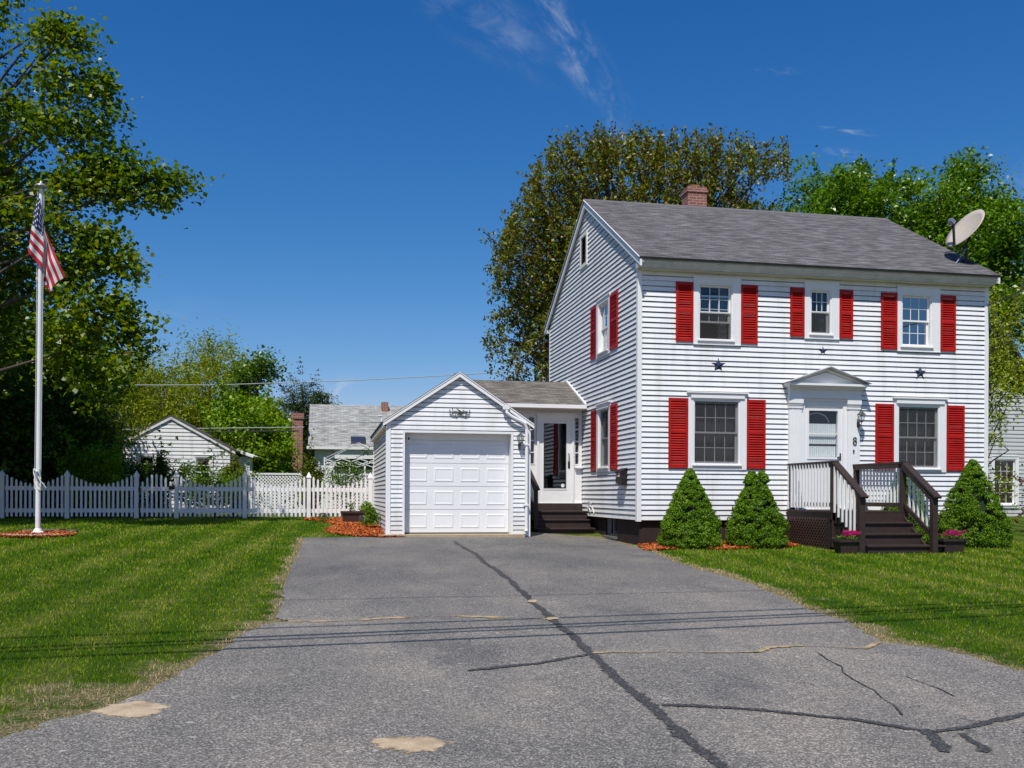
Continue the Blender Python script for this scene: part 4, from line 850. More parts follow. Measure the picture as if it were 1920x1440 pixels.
# ================================================================== GARAGE
ga = thing('garage', 'small white gabled garage with a panelled white door', 'garage', (2.95, 24.9, .2))
GT = lambda u, n, z: (u, 21.9-n, z)
gx0, gx1, gy0, gy1, gzb, gez, grz = 1.31, 4.60, 21.9, 28.0, .24, 2.80, 3.90
rise = (grz-gez)/((gx1-gx0)/2); gm = (gx0+gx1)/2
def glim(z):
    if z < gez: return (gx0+.03, gx1-.03)
    t = (z-gez)/rise; return (max(gx0+t, gx0+.03), min(gx1-t, gx1-.03))
OP = (1.71, 4.17, .0, 2.56)
b = MB(GT); siding(b, gzb, grz, glim, [(OP[0]-.05, OP[1]+.05, 0, OP[3])], .104, .018); b.build('front_wall', SID, ga, fix=False)
b = MB(lambda u, n, z: (gx0-n, u, z)); siding(b, gzb, gez-.03, lambda z: (gy0+.03, gy1), [], .104, .018); b.build('side_wall', SID, ga, fix=False)
b = MB(lambda u, n, z: (gx1+n, u, z)); siding(b, gzb, gez, lambda z: (gy0+.03, gy1), [], .104, .018); b.build('side_wall', SID, ga, fix=False)
b = MB(lambda u, n, z: (u, gy1+n, z)); siding(b, gzb, grz, glim, [], .104, .018); b.build('rear_wall', SID, ga, fix=False)
b = MB(); b.box(gx0-.028, gx0+.08, gy0-.03, gy0, gzb-.04, gez-.01); b.box(gx0-.028, gx0, gy0, gy0+.08, gzb-.04, gez-.02); b.box(gx1-.08, gx1+.028, gy0-.03, gy0, gzb-.06, gez-.03); b.box(gx1, gx1+.028, gy0, gy0+.08, gzb-.06, gez-.03); b.box(gx0-.028, gx0, gy1-.1, gy1, gzb-.04, gez-.03); b.build('corner_board', WHITE, ga)
b = MB(GT); b.box(OP[0]-.05, OP[0], -.27, .022, gzb-.05, OP[3]); b.box(OP[1], OP[1]+.05, -.27, .022, gzb-.05, OP[3]); b.box(OP[0]-.05, OP[1]+.05, -.30, .021, OP[3], OP[3]+.05); b.box(OP[0], OP[1], -.30, -.24, 2.41, OP[3]); b.build('door_frame', WHITE, ga)
gd = MB(GT); D = (OP[0], OP[1], .27, 2.41); sh = (D[3]-D[2])/4; pw = (D[1]-D[0])/4; rec = -.26
for r_ in range(4):
    z0_ = D[2]+r_*sh; gd.box(D[0]+.005, D[1]-.005, rec-.03, rec, z0_+.004, z0_+sh-.004)
    for c_ in range(4):
        u0 = D[0]+c_*pw+.075; u1 = D[0]+(c_+1)*pw-.075; a0, a1 = z0_+.10, z0_+sh-.10; k = .03
        # raised moulding: outer groove then raised field
        O = [(u0, a0), (u1, a0), (u1, a1), (u0, a1)]; I = [(u0+k, a0+k), (u1-k, a0+k), (u1-k, a1-k), (u0+k, a1-k)]; J = [(u0+2*k, a0+2*k), (u1-2*k, a0+2*k), (u1-2*k, a1-2*k), (u0+2*k, a1-2*k)]
        vs = [(p_[0], rec+.001, p_[1]) for p_ in O]+[(p_[0], rec+.011, p_[1]) for p_ in I]+[(p_[0], rec+.004, p_[1]) for p_ in J]
        gd.add(vs, [(i, (i+1) % 4, 4+(i+1) % 4, 4+i) for i in range(4)]+[(4+i, 4+(i+1) % 4, 8+(i+1) % 4, 8+i) for i in range(4)]+[(8, 9, 10, 11)])
go = gd.build('garage_door', mat('white_garage_door_paint', (.76, .765, .775), .5, .05, 3), ga)
b = MB(GT); b.box(D[0], D[1], rec-.03, rec+.005, .245, .27); b.build('door_seal', mat('rubber_seal', (.15, .14, .13), .8), go)
b = MB(); b.box(1.12, 4.45, 21.62, 22.4, .05, .238); b.build('sill_slab', CONC, ga)
b = MB(); b.box(gx0+.1, gx1-.1, 22.4, gy1-.1, .1, .2); b.build('floor_slab', CONC, ga)
ov = .10; oy = .09; Z = lambda x: grz+.02-abs(x-gm)*rise
for sg in (-1, 1):
    xe = gm+sg*((gx1-gx0)/2+ov); P_ = [(xe, gy0-oy, Z(xe)), (xe, gy1+oy, Z(xe)), (gm, gy1+oy, Z(gm)), (gm, gy0-oy, Z(gm))]
    roof_slab('roof', SHING2, ga, P_); gable_roof_edges(ga, P_)
    b = MB(); b.T = lambda a, c_, d: (a, c_, d); b.prism([(xe, Z(xe)-.065), (xe, Z(xe)+.0), (gm, Z(gm)+.0), (gm, Z(gm)-.075)], gy0-oy-.015, gy0-oy+.02); b.build('rake_board', WHITE, ga)
    b = MB(); b.beam((xe, gy0-oy-.01, Z(xe)+.03), (gm, gy0-oy-.01, Z(gm)+.03), .02, .02); b.build('drip_edge', WHITE, ga)
    b = MB(); b.box(min(xe, xe-sg*.1), max(xe, xe-sg*.1), gy0-oy+.021, gy1, Z(xe)-.09, Z(xe)-.07); b.box(min(xe, xe-sg*.02), max(xe, xe-sg*.02), gy0-oy+.021, gy1, Z(xe)-.07, Z(xe)-.003); b.build('eave_soffit', WHITE, ga)
# downspout on the front right corner
b = MB(); y = 21.80; b.tube([(4.02, y-.01, 3.16), (4.05, y-.03, 3.04), (4.16, y-.03, 2.96), (4.36, y-.03, 2.86), (4.47, y-.02, 2.80), (4.52, y, 2.68), (4.52, y, .36), (4.50, y-.06, .30)], .038, 8)
for z in (.9, 2.3): b.box(4.46, 4.58, y-.05, y+.07, z, z+.03)
b.build('downspout', WHITE, ga, smooth=False)
b = MB(); b.box(3.95, 4.10, 21.74, 21.82, 3.12, 3.22); b.build('gutter_end', WHITE, ga)
b = MB(); b.tube([(3.35, 25.6, 3.6), (3.35, 25.6, 4.32)], .03, 8); b.tube([(3.35, 25.6, 4.25), (3.35, 25.6, 4.40)], .045, 8); b.build('vent_pipe', mat('blue_grey_pipe', (.12, .17, .25), .5), ga)
wall_lamp(4.36, 2.36, .03, GT, 'grey lantern on the narrow wall right of the garage door', .95)
# hummingbird and vine ornament above the garage door
b = MB(GT); cx, cz = 2.96, 3.01; nn = .035
def curve(p0, p1, p2, r=.008):
    b.tube([tuple((1-t)**2*np.array(p0)+2*t*(1-t)*np.array(p1)+t*t*np.array(p2)) for t in np.linspace(0, 1, 9)], r, 5)
for s_ in (-1, 1):
    curve((cx, nn, cz), (cx+s_*.1, nn, cz+.10), (cx+s_*.20, nn, cz+.02)); curve((cx+s_*.02, nn, cz-.02), (cx+s_*.12, nn, cz-.10), (cx+s_*.24, nn, cz-.01)); curve((cx+s_*.2, nn, cz+.02), (cx+s_*.26, nn, cz+.07), (cx+s_*.22, nn, cz+.09))
for i in range(20):
    a = random.uniform(0, 6.28); x = cx+random.uniform(-.2, .22); z = cz+random.uniform(-.07, .08); L = .035
    b.add([(x, nn+.004, z), (x+L*math.cos(a)+.012*math.sin(a), nn+.012, z+L*math.sin(a)), (x+2*L*math.cos(a), nn+.004, z+2*L*math.sin(a)), (x+L*math.cos(a)-.012*math.sin(a), nn+.0, z+L*math.sin(a)-.012)], [(0, 1, 2, 3)])
b.add([(cx-.06, nn+.02, cz+.02), (cx+.03, nn+.03, cz+.05), (cx+.10, nn+.02, cz-.02), (cx+.0, nn+.015, cz-.03)], [(0, 1, 2, 3)]); b.add([(cx-.02, nn+.03, cz+.03), (cx-.10, nn+.05, cz+.13), (cx+.05, nn+.04, cz+.04)], [(0, 1, 2)])
tag(b.build('wall_ornament', PEWTER, fix=False), 'small metal bird and leaf ornament on the garage gable', 'wall ornament')
t = thing('security_camera', 'tiny white security camera at the upper left of the garage opening', 'camera', (1.8, 21.9, 2.44))
b = MB(GT); b.box(1.76, 1.86, -.24, -.15, 2.37, 2.50); b.build('housing', WHITE, t, bevel=.012); b = MB(GT); b.box(1.79, 1.83, -.15, -.14, 2.40, 2.46); b.build('lens', BLACK, t)

# ================================================================== FRONT PORCH
po = thing('front_porch', 'dark brown wooden porch with stairs and white balusters at the front door', 'porch', (11, 18.6, .1))
PX0, PX1, PY0, PY1, PZ = 10.12, 11.92, 18.1, 20.06, .85
b = MB()
for i in range(14):
    y0 = PY0+i*.14; b.box(PX0, PX1, y0+.004, min(y0+.136, PY1), PZ-.035, PZ)
b.build('deck', BROWN, po); b = MB(); b.box(PX0+.03, PX1-.03, PY0+.02, PY0+.06, PZ-.18, PZ-.036); b.box(PX0+.03, PX0+.07, PY0+.06, PY1, PZ-.18, PZ-.036); b.box(PX1-.07, PX1-.03, PY0+.06, PY1, PZ-.18, PZ-.036); b.build('deck_frame', BROWN, po)
LAT = mat('dark_lattice_paint', (.075, .046, .038), .4, .3, 9)
def lattice(name, A, Bv, z0, z1, m, parent, w=.035, sp=.10, t=.008, nrm=(1, 0, 0), zf=None):
    """diagonal lattice between the ground points A and Bv"""
    A = Vector(A); Bv = Vector(Bv); L = (Bv-A).length; d = (Bv-A)/L; b_ = MB(); H = z1-z0; nn_ = Vector(nrm)
    for sgn, off in ((1, 0), (-1, t+.001)):
        k = -H
        while k < L+(H if sgn < 0 else 0):
            # line u = k + sgn*(z) clipped to 0..L
            pts = []
            u0, u1 = (k, k+H) if sgn > 0 else (k, k-H)
            za, zb_ = 0, H; a_, c_ = u0, u1
            def clip(u, z, u2, z2):
                if u < 0: z += (0-u)/(u2-u)*(z2-z) if u2 != u else 0; u = 0
                if u > L: z += (L-u)/(u2-u)*(z2-z) if u2 != u else 0; u = L
                return u, z
            if not (max(a_, c_) <= 0 or min(a_, c_) >= L):
                p = clip(a_, za, c_, zb_); q = clip(c_, zb_, a_, za)
                if abs(p[1]-q[1]) > .01:
                    b_.beam(tuple(A+d*p[0]+nn_*off+Vector((0, 0, z0+p[1]))), tuple(A+d*q[0]+nn_*off+Vector((0, 0, z0+q[1]))), t, w, up=tuple(d.cross(Vector((0, 0, 1))).cross(Vector((d.x, d.y, sgn))))) 
            k += sp*1.414 if False else sp
    return b_.build(name, m, parent)
lattice('lattice_skirt', (PX0+.02, PY0+.1, 0), (PX0+.02, PY1, 0), .06, PZ-.18, LAT, po, .032, .115, .008, (-1, 0, 0))
b = MB(); b.box(PX0+.16, PX0+.18, PY0+.1, PY1, 0, PZ-.18); b.box(PX0-.005, PX0+.02, PY0+.06, PY0+.14, 0, PZ-.1); b.build('skirt_backing', mat('porch_underside', (.012, .01, .009), .95), po)  # near-black sheet behind the lattice stands in for shade below the deck
lattice('lattice_skirt', (PX1-.02, PY0+.1, 0), (PX1-.02, PY1, 0), .06, PZ-.18, LAT, po, .035, .088, .008, (1, 0, 0))
SX0, SX1 = 10.22, 11.82
for i, (z, y0, y1, xa, xb) in enumerate(((.63, 17.80, 18.14, SX0-.02, SX1+.02), (.41, 17.50, 17.84, SX0-.02, SX1+.02), (.19, 17.16, 17.54, SX0-.08, SX1+.30))):
    b = MB(); b.box(xa, xb, y0, y1, z-.04, z); b.build('tread', BROWN, po, bevel=.006)
for z0_, z1_, y in ((.63, PZ-.04, 18.10), (.41, .59, 17.84), (.19, .37, 17.54), (-.05, .15, 17.20)):
    b = MB(); b.box(SX0, SX1, y, y+.02, z0_, z1_); b.build('riser', BROWN, po)
for x in (SX0, SX1-.04):
    b = MB(); P8 = [(18.16, -.1), (18.16, .78), (17.90, .57), (17.90, .568), (17.60, .35), (17.30, .13), (17.30, -.1)]
    b.add([(x+d, y, z) for d in (0, .04) for y, z in P8], [tuple(range(7)), tuple(range(13, 6, -1))]+[(i, (i+1) % 7, (i+1) % 7+7, i+7) for i in range(7)]); b.build('stringer', BROWN, po)
b = MB(); b.box(SX0-.02, SX1+.25, 17.24, 17.5, -.1, .14); b.build('bottom_step_box', BROWN, po)
def post(x, y, z0, z1, w=.10):
    b = MB(); b.box(x-w/2, x+w/2, y-w/2, y+w/2, z0, z1); b.build('post', BROWN, po, bevel=.005)
rl, rr_ = 10.22, 11.80
for x in (rl, rr_):
    post(x, 19.97, PZ, 1.84); post(x, 18.17, .1, 1.84); post(x, 17.10+.02, .0 if True else 0, 1.14, .115)
    sg = -1 if x == rl else 1; ins = -sg
    b = MB(); b.box(x-.075, x+.075, 18.08, 20.05, 1.84, 1.88); b.box(x+ins*.05-.02, x+ins*.05+.02, 18.22, 19.93, 1.75, 1.838); b.build('top_rail', BROWN, po)
    b = MB(); b.box(x-.02, x+.02, 18.22, 19.93, .93, 1.02); b.build('bottom_rail', BROWN, po)
    b = MB(); b.beam((x, 18.12, 1.86), (x, 16.98, 1.13), .15, .04); b.beam((x+ins*.04, 18.12, 1.78), (x+ins*.04, 17.12, 1.10), .04, .09); b.build('stair_rail', BROWN, po)
    b = MB(); b.beam((x+ins*0, 18.12, .98), (x+ins*0, 17.12, .36), .04, .085); b.build('stair_bottom_rail', BROWN, po)
    xo = x+sg*.055
    for i in range(13):
        y = 18.29+i*.132; b = MB(); b.box(xo-.018, xo+.018, y-.018, y+.018, .90 if sg < 0 else .94, 1.836); b.build('baluster', WHITE, po)
    for i in range(6):
        y = 18.02-i*.15; zb_ = .98-(18.12-y)*.62-.10; zt_ = 1.86-(18.12-y)*.64-.03; xs = xo if True else x; b = MB(); b.box(xs-.018, xs+.018, y-.018, y+.018, zb_, zt_); b.build('baluster', WHITE, po)
PETAL = mat_leaf('magenta_petunia', [(.60, .03, .35), (.80, .05, .55), (.85, .12, .62), (.62, .10, .70)], .3, .03); LEAFG = mat_leaf('bedding_plant_leaf', [(.03, .07, .012), (.07, .15, .02), (.15, .24, .05)], .3, .05)
SOIL = mat('potting_soil', (.03, .02, .015), .95)
def leaf_cloud(name, P, size, m, parent=None, up=.4, rng=RNG, tone=None, asp=.55, fold=.18, nrm=None):
    n = len(P); nn_ = rng.normal(size=(n, 3)); nn_[:, 2] = np.abs(nn_[:, 2])+up
    if nrm is not None: nn_ += nrm
    nn_ /= np.linalg.norm(nn_, axis=1)[:, None]+1e-9
    t = rng.normal(size=(n, 3)); t -= (t*nn_).sum(1)[:, None]*nn_; t /= np.linalg.norm(t, axis=1)[:, None]+1e-9; s = np.cross(nn_, t)
    L = (size*rng.uniform(.6, 1.25, n))[:, None] if np.isscalar(size) else (size*rng.uniform(.7, 1.2, n))[:, None]
    V = np.empty((n, 4, 3)); V[:, 0] = P-t*L*.5; V[:, 1] = P+s*L*asp*.5+nn_*L*fold; V[:, 2] = P+t*L*.55; V[:, 3] = P-s*L*asp*.5+nn_*L*fold
    tn = np.repeat(rng.random(n) if tone is None else tone, 4)
    return np_mesh(name, V.reshape(-1, 3), np.arange(n*4).reshape(n, 4), m, parent, tn)
def planter(x, y, label, w=.58, dpt=.30, h=.28, flower=True, name='planter_box'):
    z = g(x, y); t = thing(name, label, 'planter', (x, y, z), 'brown planters of pink petunias beside the porch steps' if flower else None)
    b = MB(); k = .05
    b.add([(x+a*(w/2-kk), y+c*(dpt/2-kk*.6), z+zz) for zz, kk in ((0, k), (h, .0)) for a, c in ((-1, -1), (1, -1), (1, 1), (-1, 1))], [(0, 1, 2, 3), (0, 1, 5, 4), (1, 2, 6, 5), (2, 3, 7, 6), (3, 0, 4, 7)])
    b.box(x-w/2-.03, x+w/2+.03, y-dpt/2-.03, y-dpt/2+.02, h+z-.05, h+z); b.box(x-w/2-.03, x+w/2+.03, y+dpt/2-.02, y+dpt/2+.03, h+z-.05, h+z); b.box(x-w/2-.03, x-w/2+.02, y-dpt/2+.02, y+dpt/2-.02, h+z-.05, h+z); b.box(x+w/2-.02, x+w/2+.03, y-dpt/2+.02, y+dpt/2-.02, h+z-.05, h+z)
    b.build('box', BROWN, t); b = MB(); b.quad((x-w/2+.02, y-dpt/2+.02, z+h-.03), (x+w/2-.02, y-dpt/2+.02, z+h-.03), (x+w/2-.02, y+dpt/2-.02, z+h-.03), (x-w/2+.02, y+dpt/2-.02, z+h-.03)); b.build('soil', SOIL, t)
    return t, z+h
def flowers(t, x, y, z, w, dpt):
    n = 420; P = np.stack([x+RNG.normal(0, w*.23, n), y+RNG.normal(0, dpt*.25, n), z+RNG.random(n)*.07], 1); leaf_cloud('foliage', P, .045, LEAFG, t)
    n = 26; cs = np.stack([x+RNG.normal(.02, w*.20, n), y+RNG.normal(-.03, dpt*.25, n), z+.05+RNG.random(n)*.09], 1)
    for q in (0, ):
        V = []; F = []
        for c_ in cs:
            o = len(V); V.append(c_+np.array([0, -.012, -.01])); rr__ = random.uniform(.038, .052)
            for i in range(10): a = 6.283*i/10; V.append(c_+np.array([math.cos(a)*rr__*(1 if i % 2 else .82), -.015*math.sin(a)-.01, math.sin(a)*rr__*.8+.01]))
            F += [(o, o+1+i, o+1+(i+1) % 10, o+1+(i+1) % 10) for i in range(10)]
        F3 = np.array([f[:3] for f in F]); np_mesh('petunia_blooms', np.array(V), F3, PETAL, t)['kind'] = 'stuff'
x, y = gnd(1590, 1030); x, y = at(1592, 1010, 17.25).x, 17.25
t, z = planter(x, y, 'brown planter of pink petunias left of the bottom step', .56); flowers(t, x, y, z, .56, .3)
x, y = at(1782, 1010, 17.3).x, 17.3
t, z = planter(x, y, 'brown planter of pink petunias right of the bottom step', .50); flowers(t, x, y, z, .5, .3)
# ================================================================== FLAGPOLE AND FLAG
FX, FY = gnd(71, 1002); fz = g(FX, FY)
t = thing('flagpole', 'tall white metal flagpole in a round orange mulch bed', 'flagpole', (FX, FY, fz))
ptop = at(77, 350, FY).z; tx = at(77, 350, FY).x-FX
b = MB(); b.tube([(FX+tx*q, FY, fz+(ptop-fz)*q) for q in (0, .002, .25, .5, .75, .998, 1)], [.052, .052, .049, .045, .041, .036, .036], 16); b.build('pole', mat('white_pole_paint', (.74, .75, .76), .35, .1, 5), t, smooth=True)
b = MB(); b.lathe((FX, FY, fz), [(.17, 0), (.17, .02), (.12, .045), (.085, .07), (.07, .11), (.055, .12)], 16); b.build('base_flange', WHITE, t)
b = MB(); b.lathe((FX+tx, FY, ptop), [(.04, -.05), (.13, -.005), (.135, .01), (.08, .045), (.03, .06), (.035, .09), (.02, .115), (.003, .12)], 18); b.build('pole_cap', mat('tarnished_cap', (.42, .42, .38), .35, .2, 8, metal=.4), t, smooth=True)
b = MB(); b.tube([(FX+.06, FY-.03, fz+1.3), (FX+.065+tx, FY-.03, ptop-.1)], .006, 5); b.tube([(FX-.055, FY-.03, fz+1.3), (FX-.05+tx, FY-.03, ptop-.1)], .006, 5)
for i in range(3): b.tube([(FX+.07*math.cos(a*.7+i)+random.gauss(0, .01), FY-.05+.05*math.sin(a*.7), fz+1.12+.22*math.sin(a*.5+i*1.3)) for a in range(12)], .012, 5)
b.tube([(FX+.05, FY-.06, fz+1.1), (FX+.12, FY-.06, fz+1.02), (FX+.16, FY-.05, fz+.95)], .010, 5); b.build('halyard', mat('white_rope', (.62, .62, .6), .8), t)
b = MB(); b.box(FX-.015, FX+.015, FY-.10, FY-.045, fz+1.08, fz+1.28); b.build('cleat', GREYM, t)
def flag_mat():
    m = bpy.data.materials.new('flag_cloth'); m.use_nodes = True; k = N(m.node_tree); b = k.n['Principled BSDF']
    s = k.new('ShaderNodeSeparateXYZ', inp={0: k.new('ShaderNodeTexCoord').outputs['UV']}); u, v = s.outputs[0], s.outputs[1]
    st = k.math('MODULO', k.math('FLOOR', k.math('MULTIPLY', v, 13.)), 2.)
    c = k.mix(st, (.50, .012, .03), (.74, .73, .72))
    A = k.math('MULTIPLY', u, 12/.40); B_ = k.math('MULTIPLY', v, 10/.5385)
    p = k.math('MULTIPLY', k.math('ADD', A, B_), .5); q = k.math('MULTIPLY', k.math('SUBTRACT', A, B_), .5)
    dp = k.math('SUBTRACT', p, k.math('ROUND', p)); dq = k.math('SUBTRACT', q, k.math('ROUND', q))
    d = k.math('SQRT', k.math('ADD', k.math('POWER', k.math('ABSOLUTE', dp), 2.), k.math('POWER', k.math('ABSOLUTE', dq), 2.)))
    can = k.mix(k.math('LESS_THAN', d, .25), (.02, .03, .11), (.75, .75, .77))
    c = k.mix(k.math('MULTIPLY', k.math('LESS_THAN', u, .40), k.math('LESS_THAN', v, .5385)), c, can)
    k.set(b, 'Base Color', c); k.set(b, 'Roughness', .75); tl = k.new('ShaderNodeBsdfTranslucent', inp={'Color': c}); mx_ = k.new('ShaderNodeMixShader', inp={0: .3, 1: b.outputs[0], 2: tl.outputs[0]})
    k.l.new(mx_.outputs[0], k.n['Material Output'].inputs[0]); return m
def flag():
    # control net in flat front-view units (u across, v down), from the fold pattern of a limp flag
    def fp(a, b): return np.array([at(20+a/6.264, 330+b/6.261, FY).x, at(20+a/6.264, 330+b/6.261, FY).z])
    cols = {0.: [(340, 245), (268, 590), (226, 900)], .2: [(372, 300), (330, 650), (300, 1000)], .4: [(412, 640), (405, 735), (392, 1098)], .7: [(520, 900), (440, 990), (425, 1230)], 1.: [(648, 1180), (540, 1250), (464, 1385)]}
    ks = sorted(cols); vs = []; uv = []; nu, nv = 60, 52
    def cv(s, t):
        j = max(i for i in range(len(ks)) if ks[i] <= s+1e-9); j = min(j, len(ks)-2); f = (s-ks[j])/(ks[j+1]-ks[j])
        def col(c):
            a, m_, z = [np.array(q, float) for q in cols[c]]; return a+(m_-a)*(t/.5385) if t < .5385 else m_+(z-m_)*((t-.5385)/(1-.5385))
        return col(ks[j])*(1-f)+col(ks[j+1])*f
    for i in range(nu+1):
        for j in range(nv+1):
            s, t_ = i/nu, j/nv; p = cv(s, t_); w = fp(*p)
            fold = -.10-.05*math.sin(s*math.pi*2.5+.4)+.022*math.sin(s*21+t_*3)*(.3+t_)+(.13*max(0, (s-.4)/.6))
            vs.append((w[0]+.006*math.sin(t_*17+s*5), FY+fold, w[1])); 
    def fuv(s, t_):   # only part of the cloth faces the viewer, the rest is inside the folds
        q = max(0, min(1, (s-.38)/.2)); return (.22+.45*s, t_*(1-.5*q*q*(3-2*q)))
    mb = MB(); mb.v = vs; m = nv+1
    for i in range(nu):
        for j in range(nv):
            mb.f.append((i*m+j, i*m+j+1, (i+1)*m+j+1, (i+1)*m+j)); mb_uv = [fuv(i/nu, j/nv), fuv(i/nu, (j+1)/nv), fuv((i+1)/nu, (j+1)/nv), fuv((i+1)/nu, j/nv)]; uv += mb_uv
    mb.uv = uv
    o = mb.build('flag', flag_mat(), smooth=True, fix=False)
    # trailing lower fly corner behind the pole
    mb = MB(); pts = {}; uv = []; A = [(300, 1000), (285, 1120), (275, 1215)]; B_ = [(395, 1000), (400, 1180), (455, 1330)]
    for i in range(9):
        for j in range(13):
            f = i/8; t_ = j/12; k = 0 if t_ < .5 else 1; q = t_*2-k; a = np.array(A[k])*(1-q)+np.array(A[k+1])*q; c = np.array(B_[k])*(1-q)+np.array(B_[k+1])*q; w = fp(*(a*(1-f)+c*f)); mb.v.append((w[0], FY+.09+.02*math.sin(f*6), w[1]))
    for i in range(8):
        for j in range(12): mb.f.append((i*13+j, i*13+j+1, (i+1)*13+j+1, (i+1)*13+j)); uv += [(.75+a_*.02, b_) for a_, b_ in ((i, .3+j/24+i*.03), (i, .3+(j+1)/24+i*.03), (i+1, .3+(j+1)/24+(i+1)*.03), (i+1, .3+j/24+(i+1)*.03))]
    mb.uv = uv; f2 = mb.build('back_fold', flag_mat(), o, smooth=True, fix=False)
    tag(o, 'limp red, white and blue striped flag hanging from the flagpole', 'flag')
flag()
b = MB(); y = FY+.66; b.beam((FX-.48, y, fz+.04), (FX+.42, y+.02, fz+.04), .09, .08); b.beam((FX+.44, y+.0, fz+.035), (FX+.62, y-.12, fz+.035), .09, .07)
tag(b.build('timber_edging', mat('weathered_grey_timber', (.22, .19, .16), .9, .4, 12)), 'grey weathered timbers behind the flagpole bed', 'edging')
b = MB()
for i in range(26):
    a = math.pi+.15+i*.115; b.lathe((FX+.73*math.cos(a), FY+.65*math.sin(a), fz-.02), [(.03, 0), (.045, .02), (.035, .045), (.01, .055)], 7)
tag(b.build('stone_edging', mat('pale_edging_stone', (.42, .40, .33), .9, .3, 20)), 'low pale stone edge around the front of the flagpole bed', 'edging')

# ================================================================== FENCES
FNY = 27.9
def picket_run(nm, label, cat, posts, sections, loc_x, hz=(1.22, .95), post_h=1.28, gate=False):
    t = thing(nm, label, cat, (loc_x, FNY, g(loc_x, FNY)))
    for x in posts:
        z = g(x, FNY); b = MB(); w = .054; b.box(x-w, x+w, FNY-w, FNY+w, z-.02, z+post_h-.14)
        b.add([(x-w-.015, FNY-w-.015, z+post_h-.14), (x+w+.015, FNY-w-.015, z+post_h-.14), (x+w+.015, FNY+w+.015, z+post_h-.14), (x-w-.015, FNY+w+.015, z+post_h-.14), (x-w-.015, FNY-w-.015, z+post_h-.10), (x+w+.015, FNY-w-.015, z+post_h-.10), (x+w+.015, FNY+w+.015, z+post_h-.10), (x-w-.015, FNY+w+.015, z+post_h-.10), (x, FNY, z+post_h+.04)],
              [(0, 1, 2, 3), (0, 1, 5, 4), (1, 2, 6, 5), (2, 3, 7, 6), (3, 0, 4, 7), (4, 5, 8), (5, 6, 8), (6, 7, 8), (7, 4, 8)]); b.build('post', WHITE, t)
    for x0, x1, dip in sections:
        b = MB(); z = g((x0+x1)/2, FNY); b.box(x0, x1, FNY-.005, FNY+.035, z+.16, z+.27); b.build('rail', WHITE, t); b = MB(); b.box(x0, x1, FNY-.005, FNY+.035, z+.76, z+.87); b.build('rail', WHITE, t)
        n = round((x1-x0)/.118); b = MB()
        for i in range(n):
            x = x0+(i+.5)*(x1-x0)/n; f = (x-x0)/(x1-x0); hh = hz[0]-(hz[0]-hz[1])*math.sin(f*math.pi)**1.0 if dip > 0 else (hz[1]+(hz[0]-hz[1])*math.sin(f*math.pi)+.02); w = .029
            ln = random.gauss(0, .002); z_ = g(x, FNY); b.add([(x-w+ln, y_, z_+.05) for y_ in (FNY-.025, FNY-.006)]+[(x+w+ln, y_, z_+.05) for y_ in (FNY-.025, FNY-.006)]+[(x-w, y_, z_+hh-.05) for y_ in (FNY-.025, FNY-.006)]+[(x+w, y_, z_+hh-.05) for y_ in (FNY-.025, FNY-.006)]+[(x, y_, z_+hh) for y_ in (FNY-.025, FNY-.006)],
                  [(0, 2, 6, 8, 4), (1, 5, 9, 7, 3), (0, 1, 3, 2), (2, 3, 7, 6), (6, 7, 9, 8), (8, 9, 5, 4), (4, 5, 1, 0)])
        b.build('pickets', WHITE, t)
    return t
px_ = lambda p: at(p, 930, FNY).x
fa = [px_(p) for p in (-105, 10-0 if False else -0, 126, 255)]
A0, A1, A2, A3 = px_(-240), px_(-118), px_(4), px_(126); A4 = px_(256); B0, B1, B2, B3 = px_(331), px_(459), px_(579), px_(694)
picket_run('picket_fence', 'white picket fence left of the gate, shaded by the maple', 'fence', [A0, A1, A2, A3, A4], [(A0+.07, A1-.07, 1), (A1+.07, A2-.07, 1), (A2+.07, A3-.07, 1), (A3+.07, A4-.07, 1)], A3)
picket_run('picket_fence', 'sunlit white picket fence between the gate and the garage', 'fence', [B0, B1, B2, B3], [(B0+.07, B1-.07, 1), (B1+.07, B2-.07, 1), (B2+.07, B3-.07, 1)], B2)
gt = picket_run('fence_gate', 'arched white picket gate in the shaded part of the fence', 'gate', [], [(A4+.10, B0-.10, -1)], (A4+B0)/2)
b = MB(); b.box(A4+.04, A4+.12, FNY-.04, FNY-.0, g(A4, FNY)+.30, g(A4, FNY)+.42); b.box(A4+.04, A4+.12, FNY-.04, FNY, g(A4, FNY)+.72, g(A4, FNY)+.84); b.box(B0-.2, B0-.04, FNY-.06, FNY-.02, g(A4, FNY)+.80, g(A4, FNY)+.90); b.build('latch_and_hinges', BLACK, gt)
lf = thing('lattice_fence', 'white lattice topped fence behind the picket fence', 'fence', (-.6, 33, .5))
WL = mat('white_lattice', (.74, .74, .72), .6, .1, 4)
for x0, x1 in ((px_(470)*33/27.9, at(566, 900, 33).x), (at(598, 900, 33).x, at(700, 900, 33).x)):
    lattice('lattice_panel', (x0, 33, .48), (x1, 33, .48), .18, 1.27, WL, lf, .035, .11, .01, (0, -1, 0))
    b = MB(); b.box(x0, x1, 32.97, 33.03, 1.78, 1.84); b.box(x0, x1, 32.97, 33.03, .5, .62); b.box(x0-.05, x0+.05, 32.94, 33.06, .4, 1.9); b.box(x1-.05, x1+.05, 32.94, 33.06, .4, 1.9); b.build('frame', WHITE, lf)

